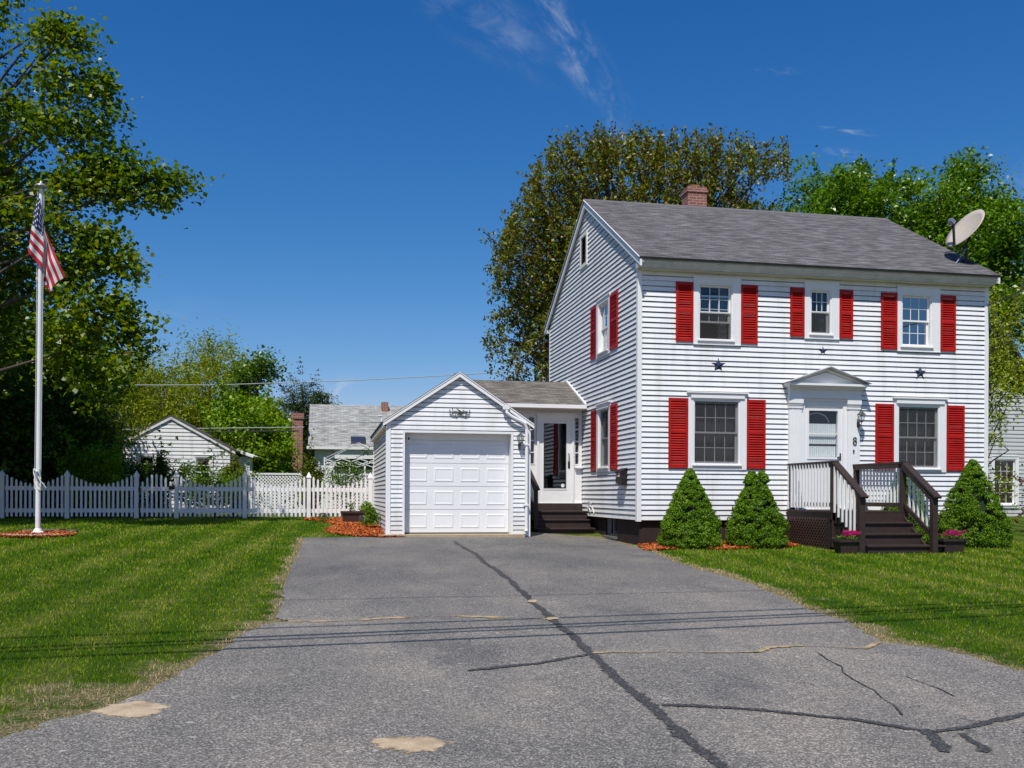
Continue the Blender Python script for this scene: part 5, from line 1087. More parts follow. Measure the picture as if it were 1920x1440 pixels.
# ================================================================== CLIPPED CONIFERS
CONE = mat_leaf('dwarf_spruce_needles', [(.026, .080, .004), (.068, .160, .006), (.13, .25, .010), (.22, .36, .03)], .22, .03, .5, 2.)
def cone_shrub(x, y, h, r, label, n=70000, leader=1, seed=1):
    rng = np.random.default_rng(seed); z = g(x, y); t = thing('cone_shrub', label, 'shrub', (x, y, z), 'cone shaped dwarf conifers along the house front')
    b = MB(); b.tube([(x, y, z-.02), (x, y, z+h*.8)], [.05, .015], 8); b.build('trunk', BARK, t)
    # knobbly tufts over a bell-shaped profile
    def prof(f): return r*((1-f)**.80*(.94+.16*np.sin(f*math.pi)))*np.clip(.82+f*4, 0, 1)
    m = 900; f = rng.random(m)**1.45*.985; a = rng.uniform(0, 6.283, m); rad = prof(f)*rng.uniform(.84, 1.0, m)
    ang_b = 1+.05*np.sin(a*3+seed)+.055*np.sin(a*5+f*9+seed*2)+.05*np.sin(f*17+a*2+seed); rad *= ang_b
    ccx = x+rad*np.cos(a); ccy = y+rad*np.sin(a); ccz = z+.05+f*h
    if leader == 2:
        k = f > .84; ccx[k] += np.where(rng.random(k.sum()) < .5, -.10, .13)
    per = n//m; P = []; T_ = []; NR = []
    for i in range(m):
        s = .075*(1.25-.7*f[i]); q = rng.normal(size=(per, 3)); q /= np.linalg.norm(q, axis=1)[:, None]; q *= s*rng.uniform(.75, 1.05, per)[:, None]*np.array([1, 1, .75]); P.append(q+[ccx[i], ccy[i], ccz[i]]); T_.append(np.full(per, rng.random())); NR.append(q/s*1.4)
    ft_ = prof(np.linspace(0, 1, 9)); P = np.concatenate(P); T_ = np.concatenate(T_); NR = np.concatenate(NR)
    k = P[:, 2] > z+.02; leaf_cloud('foliage', P[k], .036, CONE, t, up=.25, rng=rng, tone=T_[k], asp=.5, nrm=NR[k])
    # inner dark twig mass
    b = MB(); b.lathe((x, y, z+.03), [(float(prof(np.float64(q)))*.74 if q < 1 else .002, q*h*.96) for q in np.linspace(0, 1, 10)], 16); b.build('inner_twigs', mat('conifer_inner', (.012, .028, .006), .95, .3, 30), t)
cone_shrub(7.40, 18.95, 1.60, .66, 'leftmost cone shaped green conifer, near the driveway corner', seed=3)
cone_shrub(8.88, 18.95, 1.56, .67, 'cone shaped green conifer with a double tip, left of the porch lattice', leader=2, seed=4)
cone_shrub(13.98, 18.9, 1.86, .82, 'largest cone shaped green conifer, right of the porch stairs', n=60000, seed=5)
cone_shrub(12.62, 19.35, 1.78, .62, 'cone shaped green conifer mostly hidden behind the porch stair railing', seed=6, n=36000)

# ================================================================== TREES
def tree(name, label, cat, base, crown, n_cl, per, leaf, lm, sig=(.4, .4, .25), trunk_r=.2, trunk_top=None, seed=1, hollow=.5, group=None, extra=(), asp=.6, up=.4, limbs=26, bark=BARK, top_twigs=None, gap=.0, vis=None, leaf_fold=.18, ex_s=1., spray=.10, spray_l=1.):
    """crown: ellipsoids (dx, dy, z, rx, ry, rz) relative to the base; clumps of separate leaves around twig ends"""
    rng = np.random.default_rng(seed); x, y = base; z = g(x, y); t = thing(name, label, cat, (x, y, z), group)
    E_ = np.array(crown, float); vol = E_[:, 3]*E_[:, 4]*E_[:, 5]; pick = rng.choice(len(E_), n_cl*3, p=vol/vol.sum())
    d = rng.normal(size=(n_cl*3, 3)); d /= np.linalg.norm(d, axis=1)[:, None]; rad = rng.random(n_cl*3)**(1/3); rad = hollow+(1-hollow)*rad
    wob = 1+.12*np.sin(d[:, 0]*5+seed)*np.sin(d[:, 2]*6+seed*2)+.10*np.sin(d[:, 1]*9+d[:, 2]*7+seed)
    c = E_[pick, :3]+d*E_[pick, 3:]*(rad*wob)[:, None]; c += [x, y, z]
    if gap: 
        nz = np.sin(c[:, 0]*1.25+c[:, 2]*.9+seed)+np.sin(c[:, 2]*1.35-c[:, 0]*1.1+seed*1.3)+np.sin(c[:, 1]*1.3+c[:, 2]*.6+seed); c = c[nz > -1.6+gap*1.9]
    c = c[c[:, 2] > z+.3][:n_cl]
    # sprays: young shoots that stick out of the crown and thin towards their tips
    ns = int(n_cl*spray); i0 = rng.choice(len(c), ns); q0 = c[i0]; cen = np.array([x, y, z])+E_[:, :3].mean(0); dd = q0-cen; dd /= np.linalg.norm(dd, axis=1)[:, None]; dd += rng.normal(0, .35, (ns, 3)); dd[:, 2] += .15
    Ls = rng.uniform(.5, 1.5, ns)*spray_l; sp_ = np.concatenate([q0+dd*(Ls*f)[:, None] for f in (.4, .6, .8, 1.)]); fs_ = np.repeat([.55, .42, .30, .2], ns); nb_ = len(c); c = np.concatenate([c, sp_]); fs_ = np.concatenate([np.ones(nb_), fs_])
    if len(extra): c = np.concatenate([c, np.array(extra)]); fs_ = np.concatenate([fs_, np.full(len(extra), ex_s)])
    if vis is not None: kv = vis(c); c = c[kv]; fs_ = fs_[kv]
    m = len(c); sg_ = np.array(sig)*rng.uniform(.7, 1.3, m)[:, None]
    sg_ *= fs_[:, None]
    P = np.repeat(c, per, 0)+rng.normal(size=(m*per, 3))*np.repeat(sg_, per, 0); tn = np.repeat(rng.random(m), per); kp = rng.random(m*per) < np.repeat(np.clip(fs_*1.1, .2, 1), per); P = P[kp]; tn = tn[kp]
    if top_twigs is not None: P, tn = top_twigs(rng, c, P, tn)
    leaf_cloud('crown', P, leaf, lm, t, up=up, rng=rng, tone=tn, asp=asp, fold=leaf_fold)
    tt = trunk_top or E_[:, 2].mean()+.3*E_[:, 5].mean(); b = MB(); lean = rng.normal(0, .15, 2)
    pts = [(x+lean[0]*f*f*2, y+lean[1]*f*f*2, z-.1+(tt+.1)*f) for f in np.linspace(0, 1, 7)]; b.tube(pts, [trunk_r*(1.25-f*.95) for f in np.linspace(0, 1, 7)], 9)
    for i in rng.choice(m, min(limbs, m), replace=False):
        e = c[i]; hh = np.clip((e[2]-z)*rng.uniform(.35, .7), .8, tt*.97); f = hh/tt; s = np.array([x+lean[0]*f*f*2, y+lean[1]*f*f*2, z+hh]); mid_ = (s+e)/2+rng.normal(0, .2, 3)+[0, 0, .15*np.linalg.norm(e-s)*.4]
        L = np.linalg.norm(e-s); b.tube([tuple(s), tuple(s*.45+mid_*.45+e*.1), tuple(mid_), tuple(e)], [trunk_r*.35, trunk_r*.27, trunk_r*.17, .012], 6, caps=False)
    b.build('trunk', bark, t, smooth=True); return t
MAPLE = mat_leaf('maple_leaves', [(.018, .050, .006), (.045, .105, .010), (.095, .175, .014), (.19, .27, .03), (.24, .17, .035)], .45, .05, .4, .8)
# big maple at the left edge: crown, plus long side limbs that reach over the lawn
ex = []
def limb(pts, n, s=.22, down=0):
    for i in range(n):
        q = i/(n-1)*(len(pts)-1); j = min(int(q), len(pts)-2); f = q-j; p = np.array(pts[j])*(1-f)+np.array(pts[j+1])*f; ex.append(p+RNG.normal(0, s, 3)*[1, 1, 1.25])
Lp = lambda px, py, Y: tuple(at(px, py, Y))
limb([Lp(98, 350, 23), Lp(200, 345, 23), Lp(270, 330, 23), Lp(352, 342, 23)], 44, .10); limb([Lp(128, 350, 23), Lp(220, 362, 23), Lp(316, 378, 23)], 30, .10); limb([Lp(130, 330, 23), Lp(178, 310, 23), Lp(240, 298, 23)], 26, .14)
limb([Lp(78, 420, 23), Lp(158, 440, 23), Lp(223, 448, 23)], 30, .12); limb([Lp(98, 490, 23), Lp(178, 500, 23), Lp(254, 490, 23)], 36, .16); limb([Lp(98, 560, 23), Lp(178, 580, 23), Lp(236, 578, 23)], 34, .18)
limb([Lp(98, 620, 23), Lp(188, 640, 23), Lp(268, 612, 23)], 40, .2); limb([Lp(78, 150, 23), Lp(158, 165, 23), Lp(193, 160, 23)], 26, .15); limb([Lp(58, 60, 23), Lp(128, 70, 23), Lp(154, 78, 23)], 26, .2); limb([Lp(58, 240, 23), Lp(138, 250, 23), Lp(204, 225, 23)], 36, .18); limb([Lp(78, 690, 23.8), Lp(178, 700, 23.3), Lp(240, 690, 23)], 40, .25)
def vis_left(c):
    px = c[:, 0]/c[:, 1]; t_ = 27.9-c[:, 1]; zl = c[:, 2]-1.75*t_; xl = c[:, 0]+.5*t_; return (c[:, 0] > -18) & (c[:, 1] > FY+1.3) & ~((xl > -4.0) & (zl < 2.0) & (zl > -1.2) & (c[:, 2] < 7.6))
tree('maple_tree', 'tall maple with long leafy limbs filling the upper left corner', 'tree', (-10.9, 23.9),
     [(-.4, 0, 8.8, 4.5, 3.9, 7.0), (.6, -.2, 6.0, 4.4, 3.6, 3.0), (-1.0, -.3, 12.6, 4.2, 3.6, 4.2)], 2100, 60, .13, MAPLE, (.29, .29, .26), .34, 13, 21, .35, extra=ex, gap=.30, asp=.85, up=.45, spray=.16, spray_l=.9, limbs=130, vis=vis_left, ex_s=.6)
DKG = mat_leaf('dark_shade_leaves', [(.014, .032, .005), (.032, .070, .008), (.062, .12, .012), (.12, .19, .02)], .3, .03, .5, 1.2)  # dark green leaves with the shade under the maple put into the tone
YEL = mat_leaf('yellow_green_spring_leaves', [(.06, .10, .006), (.15, .20, .010), (.25, .30, .015), (.34, .38, .03)], .35, .03, .5, .6)
BRT = mat_leaf('bright_green_leaves', [(.04, .095, .006), (.105, .21, .010), (.19, .32, .015), (.30, .42, .04)], .38, .04, .45, .7)
MID = mat_leaf('mid_green_leaves', [(.018, .055, .006), (.055, .125, .012), (.10, .20, .020), (.18, .29, .04)], .35, .05, .4, .7)
PINE = mat_leaf('dark_pine_needles', [(.008, .022, .010), (.018, .04, .015), (.035, .07, .022), (.06, .10, .03)], .1, .04, .5, .8)
BRZ = mat_leaf('bronze_green_spring_leaves', [(.085, .045, .02), (.055, .085, .012), (.145, .095, .03), (.115, .165, .016), (.20, .235, .025), (.22, .11, .045)], .3, .05, .45, 1.4)
PAL = mat_leaf('pale_grey_green_leaves', [(.05, .07, .02), (.11, .13, .04), (.20, .22, .09), (.36, .36, .2)], .3, .04, .5, 1.)
def X(px, Y): return at(px, 900, Y).x
def H(px, py, Y): p = at(px, py, Y); return p.z-g(p.x, p.y)
# dark growth in the maple's shade
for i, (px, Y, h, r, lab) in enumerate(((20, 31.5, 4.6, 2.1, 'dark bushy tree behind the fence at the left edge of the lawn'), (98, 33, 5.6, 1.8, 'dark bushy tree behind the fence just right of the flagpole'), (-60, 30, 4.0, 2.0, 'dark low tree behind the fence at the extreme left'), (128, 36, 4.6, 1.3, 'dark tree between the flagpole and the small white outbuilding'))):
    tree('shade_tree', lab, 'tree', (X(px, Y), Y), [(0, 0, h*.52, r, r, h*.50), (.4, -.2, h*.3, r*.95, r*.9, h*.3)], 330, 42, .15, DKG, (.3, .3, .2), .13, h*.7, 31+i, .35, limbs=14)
tree('blossom_tree', 'pale greyish green tree behind the outbuilding left end', 'tree', (X(152, 34), 34), [(0, 0, 2.6, 1.35, 1.2, 1.25)], 170, 36, .11, PAL, (.3, .3, .16), .1, 3, 41, .3, limbs=12)
tree('leafy_bush', 'bright green bush behind the gate, left of the outbuilding', 'bush', (X(178, 30), 30), [(0, 0, .95, .85, .8, 1.0)], 150, 46, .10, BRT, (.17, .17, .14), .05, 1.2, 42, .4, limbs=8)
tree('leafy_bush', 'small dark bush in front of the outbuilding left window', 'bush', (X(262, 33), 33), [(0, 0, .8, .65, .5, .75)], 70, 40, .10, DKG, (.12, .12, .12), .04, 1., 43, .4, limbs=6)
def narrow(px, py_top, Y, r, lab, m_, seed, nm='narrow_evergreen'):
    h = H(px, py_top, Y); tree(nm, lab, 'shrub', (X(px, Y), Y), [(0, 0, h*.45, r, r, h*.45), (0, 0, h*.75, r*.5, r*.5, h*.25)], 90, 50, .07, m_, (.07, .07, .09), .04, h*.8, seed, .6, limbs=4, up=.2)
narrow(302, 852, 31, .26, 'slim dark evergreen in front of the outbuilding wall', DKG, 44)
narrow(438, 856, 31, .38, 'rounded olive evergreen at the outbuilding right corner', mat_leaf('olive_evergreen', [(.035, .055, .005), (.08, .11, .008), (.14, .17, .012), (.20, .22, .02)], .2, .02), 45)
narrow(583, 850, 31.2, .36, 'rounded dark evergreen behind the fence post near the far grey roof', mat_leaf('dark_olive_evergreen', [(.03, .05, .005), (.07, .105, .01), (.12, .16, .015), (.3, .33, .12)], .2, .02), 46)
tree('rose_bush', 'dark leafy bush behind the fence under the outbuilding right window', 'bush', (X(362, 30), 30), [(0, 0, .95, .62, .5, .6)], 55, 30, .09, MID, (.15, .15, .12), .03, 1., 47, .3, limbs=8)
tree('fern_bush', 'light green feathery bush left of the rounded olive evergreen', 'bush', (X(402, 29.6), 29.6), [(0, 0, .75, .75, .5, .55)], 80, 34, .12, BRT, (.18, .15, .12), .03, .9, 48, .3, asp=.3, limbs=8)
tree('rose_bush', 'airy green bush in front of the far porch screens', 'bush', (X(648, 30.5), 30.5), [(-.1, 0, 1.05, .75, .45, .55), (.2, 0, 1.4, .35, .3, .35)], 46, 24, .085, MID, (.14, .12, .14), .03, 1.1, 49, .3, limbs=10)
# far trees, left to right
tree('spring_tree', 'yellow green feathery tree behind the outbuilding, left one', 'tree', (X(300, 52), 52), [(0, 0, 4.6, 3.3, 3, 3.7), (-1.8, 0, 3.4, 2.6, 2.4, 2.7)], 620, 40, .22, YEL, (.32, .32, .36), .22, 6, 51, .35, asp=.3, up=.1, limbs=30, gap=.1, spray_l=.5)
tree('spring_tree', 'yellow green feathery tree behind the outbuilding, right one', 'tree', (X(392, 54), 54), [(0, 0, 4.9, 2.9, 2.6, 4.2), (.4, 0, 3, 2.8, 2.4, 2.8)], 560, 40, .22, YEL, (.32, .32, .36), .2, 6.5, 52, .35, asp=.3, up=.1, limbs=30, gap=.1, spray_l=.5)
tree('leafy_tree', 'tall narrow green tree right of the yellow green trees', 'tree', (X(478, 48), 48), [(0, 0, 5.2, 1.1, 1.1, 2.3), (-.3, 0, 3.0, 1.5, 1.4, 2.4), (.35, 0, 6.6, .6, .6, .9)], 330, 40, .18, MID, (.26, .26, .22), .16, 7, 53, .35, limbs=30, gap=.5)
tree('leafy_tree', 'bright green maple between the outbuilding and the brick chimney', 'tree', (X(462, 41), 41), [(0, 0, 2.5, 1.55, 1.3, 2.2)], 300, 44, .17, BRT, (.24, .24, .18), .13, 3.5, 54, .35, limbs=24)
tree('leafy_tree', 'bright green tree just left of the far brick chimney', 'tree', (X(500, 43), 43), [(0, 0, 2.2, .95, .9, 2.2), (-.1, 0, 3.8, .6, .6, .9)], 230, 44, .17, BRT, (.24, .24, .2), .13, 4.5, 55, .35, limbs=24, spray_l=.4)
def pine_twigs(rng, c, P, tn): return P, tn
tree('pine_tree', 'dark pine tree rising behind the far grey roof', 'tree', (X(574, 66), 66), [(0, 0, 7.2, 1.5, 1.5, 1.1), (-1.2, 0, 5.9, 1.6, 1.4, 1.0), (.7, 0, 5.8, 1.7, 1.4, .9), (0, 0, 4.2, 2.0, 1.8, 1.2), (.6, 0, 6.9, 1.1, .9, .5)], 300, 42, .22, PINE, (.34, .34, .13), .2, 8, 56, .2, asp=.25, limbs=24)
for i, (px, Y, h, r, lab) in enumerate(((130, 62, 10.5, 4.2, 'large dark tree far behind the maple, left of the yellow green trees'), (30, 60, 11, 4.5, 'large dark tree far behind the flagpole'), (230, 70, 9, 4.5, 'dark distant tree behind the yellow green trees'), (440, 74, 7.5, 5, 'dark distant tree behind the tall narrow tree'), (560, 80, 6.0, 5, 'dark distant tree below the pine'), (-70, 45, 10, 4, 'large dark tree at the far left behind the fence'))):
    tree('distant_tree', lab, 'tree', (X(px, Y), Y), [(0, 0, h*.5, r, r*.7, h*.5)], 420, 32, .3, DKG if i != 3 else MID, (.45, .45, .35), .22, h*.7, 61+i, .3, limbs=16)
# trees behind the house
def upright(rng, c, P, tn):
    return P, tn
exb = []
for i in range(210):
    px = 935+random.random()*545; env = 262+75*((px-1150)/260)**2 if px < 1150 else 262+28*((px-1150)/330)**2
    env = max(env, 258)
    if px < 1010: env = 330+(1010-px)*1.8
    p = np.array(at(px, env+random.uniform(-22, 22), 33.5+random.uniform(-1.5, 1.5)))
    for j in range(4): exb.append(p+[0, 0, -.28*j]+RNG.normal(0, .03, 3))
tree('bronze_tree', 'broad bronze green tree rising behind the house and breezeway', 'tree', (X(1190, 35), 35), [(0, 0, 8.6, 5.3, 4, 4.8), (-2.1, 0, 5.4, 3.5, 3.5, 4.8), (-2.6, 0, 9.0, 2.9, 3., 3.4), (2.6, 0, 10.0, 3.3, 3.0, 3.2), (-.4, -.3, 10.9, 4.4, 3.2, 2.9)], 6600, 12, .14, BRZ, (.075, .075, .15), .35, 10, 71, .42, extra=exb, asp=.6, up=.1, limbs=420, spray=.10, spray_l=.4)
tree('leafy_tree', 'vivid green tree behind the roof beside the satellite dish', 'tree', (X(1760, 33), 33), [(0, 0, 9.6, 2.9, 2.6, 3.5), (1.2, 0, 8.9, 2.5, 2.6, 3.0), (.0, 0, 12.2, 1.2, 1.1, 1.4), (1.9, -.3, 10.2, 1.4, 1.2, 1.8)], 1150, 46, .16, BRT if False else mat_leaf('vivid_green_leaves', [(.020, .065, .006), (.06, .15, .010), (.115, .245, .014), (.21, .36, .03)], .38, .06, .4, .8), (.30, .30, .22), .3, 11, 72, .35, limbs=60, gap=.25, spray_l=.55)
tree('leafy_tree', 'vivid green tree behind the middle of the main roof', 'tree', (X(1540, 33.5), 33.5), [(0, 0, 9.6, 2.5, 2.2, 3.4), (-.2, 0, 11.4, 1.6, 1.4, 1.7), (1.8, 0, 10.2, 2.2, 2, 2.4), (-1.6, 0, 9.6, 1.8, 1.8, 2.0)], 1000, 46, .16, mat_leaf('vivid_green_leaves', [(.020, .065, .006), (.06, .15, .010), (.115, .245, .014), (.20, .35, .03)], .38, .06, .4, .8), (.28, .28, .22), .28, 10, 73, .35, limbs=50, gap=.35)
# small tree in front of the right-hand neighbour
tree('crabapple_tree', 'light green small tree between the house and the right neighbour', 'tree', (17.25, 23.2), [(0, 0, 3.3, 1.4, 1.4, 2.2), (.4, 0, 5.3, .9, .9, 1.3), (.3, -.2, 2.0, 1.0, .9, .9)], 430, 22, .10, mat_leaf('yellow_green_crabapple_leaves', [(.06, .10, .01), (.15, .22, .02), (.28, .34, .05), (.42, .46, .14)], .35, .05), (.17, .17, .16), .07, 4.4, 74, .2, limbs=50, gap=.12)
tree('red_bush', 'dark red leaved bush at the right edge beside the light green tree', 'bush', (18.35, 21.9), [(0, 0, 1.3, .4, .4, .7)], 60, 30, .09, mat_leaf('dark_red_leaves', [(.02, .006, .006), (.05, .012, .01), (.10, .02, .015), (.16, .05, .03)], .3, .05), (.13, .13, .13), .03, 1.6, 75, .3, limbs=10)
tree('leafy_bush', 'dark green undergrowth between the house and the right neighbour', 'bush', (17.5, 25.4), [(0, 0, .45, 1.5, .8, .5)], 110, 34, .11, MID, (.16, .16, .12), .04, .6, 76, .4, limbs=6)
tree('shade_tree', 'dark tree beyond the right neighbour house', 'tree', (27.5, 46), [(0, 0, 5, 4, 3.5, 4.2)], 260, 34, .26, MID, (.4, .4, .3), .2, 6, 77, .3, limbs=16)

# ================================================================== PLANTS BY THE GARAGE
pl, z = planter(.72, 26.0, 'dark trough planter standing by the fence left of the garage', .72, .34, .32, flower=False, name='trough_planter')
n = 60; P = np.stack([.72+RNG.normal(-.12, .05, n), 26+RNG.normal(0, .05, n), z+RNG.random(n)*.22], 1); leaf_cloud('plant', P, .07, LEAFG, pl)
def clump(name, label, x, y, h, r, m_, n, leaf, asp=.25, cat='plant', tips=None):
    z = g(x, y); t = thing(name, label, cat, (x, y, z)); a = RNG.uniform(0, 6.283, n); f = RNG.random(n); rr = r*f; hh = h*(1-.5*f*f)*RNG.uniform(.3, 1, n)
    P = np.stack([x+rr*np.cos(a), y+rr*np.sin(a), z+hh], 1); leaf_cloud('leaves', P, leaf, m_, t, up=.1, asp=asp)
    if tips:
        k = 220; a = RNG.uniform(0, 6.283, k); f = RNG.random(k); P = np.stack([x+r*f*np.cos(a), y+r*f*np.sin(a), z+h*(.65+.5*RNG.random(k))], 1); leaf_cloud('flower_spikes', P, .035, tips, t, up=.1)['kind'] = 'stuff'
LAV = mat_leaf('violet_flowers', [(.10, .07, .28), (.18, .12, .45), (.28, .2, .55)], .3, .02)
clump('flowering_clump', 'small violet flower clump in the mulch left of the trough planter', -.10, 26.3, .22, .17, MID, 160, .07, tips=LAV)
clump('flowering_clump', 'small violet flower clump in front of the trough planter', .93, 25.0, .24, .17, MID, 160, .07, tips=LAV)
clump('perennial', 'leafy green perennial against the garage side wall', 1.02, 26.4, .55, .26, BRT, 420, .15)
clump('perennial', 'yellowish green perennial nearest the garage corner', 1.05, 24.0, .55, .24, MID, 380, .14)

# ================================================================== OUTBUILDING BEHIND THE FENCE
ob = thing('outbuilding', 'small weathered white gabled outbuilding behind the picket fence', 'outbuilding', (-5.1, 38, .5))
OY = 36.; T1 = lambda u, n, z: (u, OY-n, z); ox0, ox1 = -7.56, -3.46; om = (ox0+ox1)/2; oez, orz = 2.72, 3.86; orr = (orz-oez)/((ox1-ox0)/2)
wn = [(at(262, 870, OY).x-.02, at(285, 870, OY).x+.06, 1.45, 2.45), (at(368, 870, OY).x, at(393, 870, OY).x, 1.40, 2.42)]
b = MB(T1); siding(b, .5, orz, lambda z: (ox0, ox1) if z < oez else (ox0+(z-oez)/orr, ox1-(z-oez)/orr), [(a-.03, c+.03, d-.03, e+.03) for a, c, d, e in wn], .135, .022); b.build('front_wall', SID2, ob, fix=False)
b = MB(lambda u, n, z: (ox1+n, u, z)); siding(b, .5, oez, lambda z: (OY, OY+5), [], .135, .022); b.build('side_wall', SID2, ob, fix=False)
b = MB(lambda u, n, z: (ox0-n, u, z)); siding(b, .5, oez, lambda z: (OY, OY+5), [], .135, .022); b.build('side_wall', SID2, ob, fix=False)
b = MB(); b.box(ox0+.1, ox1-.1, OY+1.2, OY+1.3, .5, 2.7); b.box(ox0+.1, ox1-.1, OY+4.9, OY+5, .5, 2.7); b.build('inner_partition', DARK, ob)
for a, c, d, e in wn: window(ob, T1, (a-.12, c+.12, d-.1, e+.1), (a, c, d, e), (1, 2), curtain='none', muntin=.02)
for sg in (-1, 1):
    xe = om+sg*((ox1-ox0)/2+.16); Zz = lambda x: orz+.03-abs(x-om)*orr; P_ = [(xe, OY-.07, Zz(xe)), (xe, OY+5.2, Zz(xe)), (om, OY+5.2, Zz(om)), (om, OY-.07, Zz(om))]
    roof_slab('roof', SHING, ob, P_, .06); gable_roof_edges(ob, P_, .06)
    b = MB(); b.prism([(xe, Zz(xe)-.09), (xe, Zz(xe)-.01), (om, Zz(om)-.01), (om, Zz(om)-.10)], OY-.075, OY-.04); b.build('rake_board', SID2, ob)
ext = thing('lean_to', 'grey white lean-to wing at the right end of the outbuilding', 'shed', (-2.7, 40, .5))
b = MB(); b.box(-3.4, -2.95, 38, 42, .5, 2.55); b.build('wall', mat('shaded_white_wall', (.62, .63, .65), .7, .1), ext); b = MB(); b.beam((-3.4, 37.8, 2.75), (-2.8, 37.8, 2.55), .05, .08) ; b.add([(-3.4, 37.8, 2.78), (-2.8, 37.8, 2.55), (-2.6, 42.2, 2.5), (-3.4, 42.2, 2.78), (-3.4, 37.8, 2.84), (-2.6, 37.8, 2.56), (-2.6, 42.2, 2.56), (-3.4, 42.2, 2.84)], [(0, 1, 2, 3), (4, 5, 6, 7), (0, 1, 5, 4), (1, 2, 6, 5), (2, 3, 7, 6), (3, 0, 4, 7)]); b.build('roof', WHITE, ext)  # lean-to wall: white greyed, its shade is painted into the colour

# ================================================================== FAR HOUSE WITH BRICK CHIMNEYS
NY = 45.; nb = thing('cape_house', 'white house with a wide pale grey roof and brick chimneys beyond the garage', 'house', (3, NY+3, .5))
nx0 = at(590, 850, NY).x; nx1 = nx0+10
p_e = at(640, 842, NY).z; p_r = 5.55
Pn = [(nx0-.1, NY-.3, p_e), (nx1, NY-.3, p_e), (nx1, NY+4, p_r), (nx0+at(566, 762, NY+4).x-at(590, 762, NY+4).x-.1, NY+4, p_r)]
Pn = [(nx0-.3, NY-.3, p_e), (nx1, NY-.3, p_e), (nx1, NY+4, p_r), (nx0-.3, NY+4, p_r)]
roof_slab('roof', SHINGL, nb, Pn, .08); gable_roof_edges(nb, Pn, .08)
Pn2 = [(nx1, NY+8.3, p_e), (nx0-.3, NY+8.3, p_e), (nx0-.3, NY+4, p_r), (nx1, NY+4, p_r)]; roof_slab('roof', SHINGL, nb, Pn2, .08); gable_roof_edges(nb, Pn2, .08)
b = MB(); b.box(nx0, nx0+.9, NY, NY+.2, .4, p_e); b.box(nx0, nx0+.2, NY+.2, NY+8, .4, p_e); b.box(nx0+.9, nx1, NY+1.8, NY+2, .4, p_e); b.add([(nx0+.05, NY, p_e), (nx0+.05, NY+8, p_e), (nx0+.05, NY+4, p_r-.05)], [(0, 1, 2)]); b.build('wall', WHITE, nb)
b = MB(); b.box(nx0-.35, nx1, NY-.42, NY-.3, p_e-.03, p_e+.10); b.box(nx0+.9, nx1, NY-.28, NY-.1, p_e-.45, p_e-.04); b.build('gutter_and_fascia', WHITE, nb)
so_ = MB()
for px in (598, 625, 655, 684, 700): xx = at(px, 880, NY).x; so_.box(xx-.04, xx+.04, NY-.1, NY-.02, .5, p_e-.4)
so_.box(nx0+.9, nx1, NY-.09, NY-.03, 1.2, 1.3); so_.build('porch_posts', WHITE, nb)
b = MB(); b.quad((nx0+.9, NY, .5), (nx1, NY, .5), (nx1, NY, p_e-.4), (nx0+.9, NY, p_e-.4)); b.build('porch_screen', mat_screen('porch_screen', .8, (.11, .11, .115)), nb)
cxx = at(556, 850, NY).x; b = MB(); b.box(cxx-.22, cxx+.27, NY+.2, NY+.9, .4, 4.6); c_ = b.build('chimney', BRICK, nb); b = MB(); b.box(cxx-.27, cxx+.32, NY+.15, NY+.95, 4.6, 4.85); b.build('chimney_cap', BRICK, c_)
q = at(721, 790, NY+3.6); b = MB(); b.box(q.x-.16, q.x+.17, NY+3.3, NY+3.8, 4.9, p_r+.15+.05); b.build('chimney', BRICK, nb)
q = at(716, 800, NY+2); b = MB(); b.tube([(q.x, NY+2, 4.4), (q.x, NY+2, 4.85), (q.x-.05, NY+2, 4.93), (q.x-.18, NY+2, 4.92)], .05, 8); b.build('vent_pipe', WHITE, nb)
q = at(672, 832, NY); sl_ = (p_r-p_e)/4.3; b = MB(); y0 = NY+.0; b.add([(q.x-.34, y0+d, p_e+.11+(d+.3)*sl_+e) for d in (0, .5) for e in (0, .08)]+[(q.x+.34, y0+d, p_e+.11+(d+.3)*sl_+e) for d in (0, .5) for e in (0, .08)], [(0, 1, 3, 2), (4, 6, 7, 5), (1, 5, 7, 3), (0, 4, 5, 1), (2, 3, 7, 6)]); b.build('skylight', mat('skylight_glass', (.03, .035, .05), .1, spec=.8), nb)
# folding canopy frame without its cover
cf = thing('canopy_frame', 'bare white folding canopy frame in the back yard beyond the garage', 'canopy frame', (at(660, 890, 38).x, 38, .5))
cx0_, cx1_ = at(608, 890, 37).x, at(740, 890, 37).x; zt_ = at(640, 860, 37).z
b = MB()
for x in (cx0_, cx1_):
    for y in (37, 40.4): b.box(x-.022, x+.022, y-.022, y+.022, .5, zt_+.05)
b.build('legs', WHITE, cf); b = MB(); nseg = 4
for y in (37, 40.4):
    for i in range(nseg):
        a = cx0_+(cx1_-cx0_)*i/nseg; c = cx0_+(cx1_-cx0_)*(i+1)/nseg; b.beam((a, y, zt_), (c, y, zt_-.22), .02, .03); b.beam((a, y, zt_-.22), (c, y, zt_), .02, .03)
for x in (cx0_, cx1_):
    for i in range(4):
        a = 37+.85*i; b.beam((x, a, zt_), (x, a+.85, zt_-.22), .02, .03); b.beam((x, a, zt_-.22), (x, a+.85, zt_), .02, .03)
mxp = ((cx0_+cx1_)/2, 38.7, zt_+.7)
for x in (cx0_, cx1_):
    for y in (37, 40.4): b.beam((x, y, zt_), mxp, .018, .022)
b.build('scissor_bars', WHITE, cf)

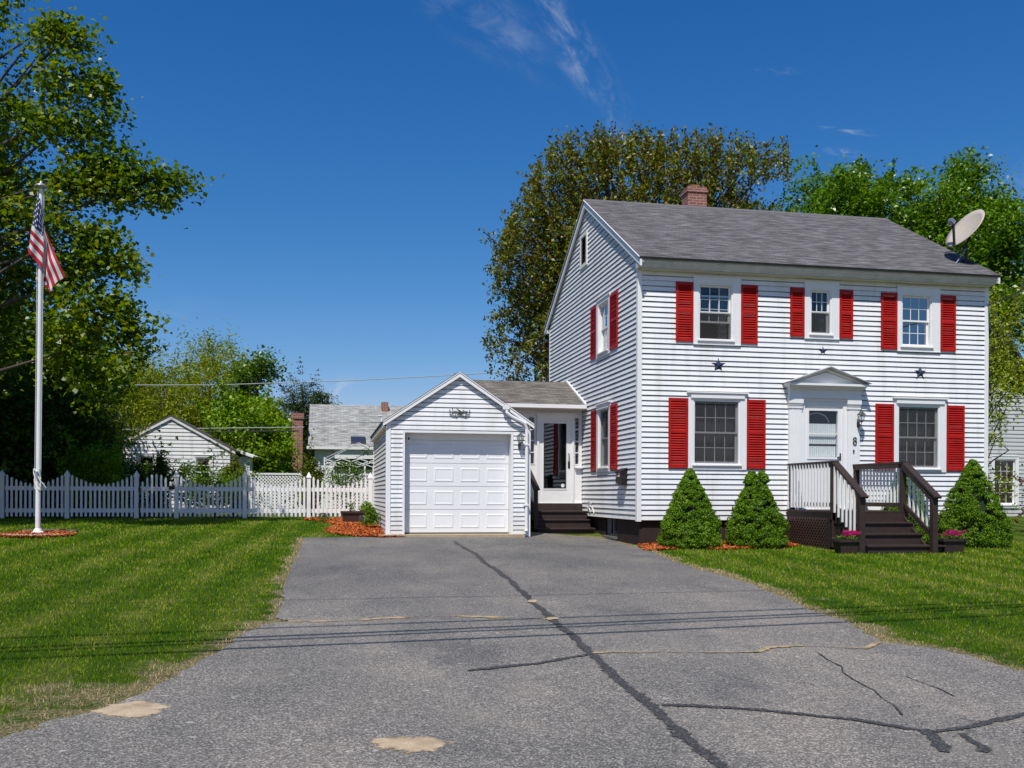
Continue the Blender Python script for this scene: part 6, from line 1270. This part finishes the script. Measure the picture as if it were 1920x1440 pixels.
# ================================================================== RIGHT NEIGHBOUR
rn = thing('neighbour_house', 'white clapboard neighbour house seen behind the small tree at the right edge', 'house', (22, 33, .2))
RNY = 30.; T2 = lambda u, n, z: (u, RNY-n, z); r0_, r1_ = 17.0, 25.0
SID3 = mat_siding('old_leaf_shaded_siding', (.50, .51, .50), .2)  # white siding greyed: shade of the leaves is put into the wall colour
rgm = at(1800, 600, RNY).x; rz0 = at(1862, 640, RNY).z
b = MB(T2); wz0, wz1 = at(1880, 945, RNY).z, at(1880, 862, RNY).z; wx0, wx1 = at(1864, 900, RNY).x, at(1903, 900, RNY).x
siding(b, .3, 6.2, lambda z: (15.6, r1_-max(0, (z-4.3)*1.9)), [(wx0-.03, wx1+.03, wz0-.03, wz1+.03)], .14, .02); b.build('front_wall', SID3, rn, fix=False)
window(rn, T2, (wx0-.12, wx1+.12, wz0-.12, wz1+.12), (wx0, wx1, wz0, wz1), (3, 2), curtain='none', muntin=.014)
b = MB(); b.box(15.7, r1_, RNY+1.5, RNY+1.6, .3, 4); b.box(15.6, r1_, RNY+.02, RNY+.3, -.1, .3); b.build('inner_partition', DARK, rn)
P_ = [(19.2+6.1, RNY-.6, 3.3), (19.2+6.1, RNY+8, 3.3), (16.2, RNY+8, 7.6), (16.2, RNY-.6, 7.6)]
a1 = at(1862, 585, RNY-.5); a2 = at(1925, 690, RNY-.5); dx = (a2.x-a1.x); dz = (a2.z-a1.z); k3 = 4
P_ = [(a1.x+dx*k3, RNY-.5, a1.z+dz*k3), (a1.x+dx*k3, RNY+8, a1.z+dz*k3), (a1.x-dx, RNY+8, a1.z-dz), (a1.x-dx, RNY-.5, a1.z-dz)]
roof_slab('roof', SHING, rn, P_, .08); gable_roof_edges(rn, P_, .08)

# ================================================================== OVERHEAD CABLES
CAB = mat('cable_sheath', (.03, .03, .03), .7)
def shadow_cable(pa, pb, h, r, label, sag=.5):
    a = gnd(*pa); c = gnd(*pb); S = SUN/SUN.z; q0 = np.array([a[0]+S.x*h, a[1]+S.y*h, g(*a)+h]); q1 = np.array([c[0]+S.x*h, c[1]+S.y*h, g(*c)+h]); d = q1-q0
    pts = []
    for i in range(25):
        f = -3+i*.29; s = ((f-.5)/3.5)**2; pts.append(tuple(q0+d*f+np.array([0, 0, sag*(s-.02)])))
    b = MB(); b.tube(pts, r, 6); tag(b.build('overhead_cable', CAB), label, 'cable', 'street cables above the driveway that cast its thin shadows')
shadow_cable((640, 1175), (1400, 1147), 7.2, .026, 'upper street cable casting the first of four shadow lines across the driveway')
shadow_cable((640, 1190), (1280, 1163), 6.9, .034, 'street cable casting the upper of the two close shadow lines')
shadow_cable((640, 1196), (1280, 1168), 6.8, .028, 'street cable casting the lower of the two close shadow lines')
shadow_cable((640, 1210), (1280, 1182), 6.5, .032, 'lowest street cable casting the nearest shadow line')
shadow_cable((640, 1125), (1280, 1112), 8.2, .013, 'thin high street cable casting a faint shadow line')
def cable(P, r, label, col=CAB): b = MB(); b.tube(P, r, 5); tag(b.build('utility_cable', col), label, 'cable')
LC = mat('pale_cable', (.35, .38, .36), .6)
cable([tuple(at(150, 722, 46)), tuple(at(400, 722, 46)), tuple(at(650, 714, 46)), tuple(at(862, 703, 46)), tuple(at(1000, 694, 46))], .022, 'thin pale cable crossing the sky left of the garage peak', LC)
cable([tuple(at(200, 806, 39)), tuple(at(400, 803, 39)), tuple(at(570, 801, 39))], .018, 'pale cable running level past the outbuilding roof', LC)
cable([tuple(at(330, 812, 39.5)), tuple(at(450, 809, 39.5)), tuple(at(560, 808, 39.5))], .026, 'thicker dark cable just below the pale one', CAB)
cable([(15.33, 20.3, 5.7), tuple(at(1880, 563, 19)), tuple(at(1925, 538, 17)), tuple(at(2100, 440, 10))], .016, 'black service cable leaving the right house corner')
blades()
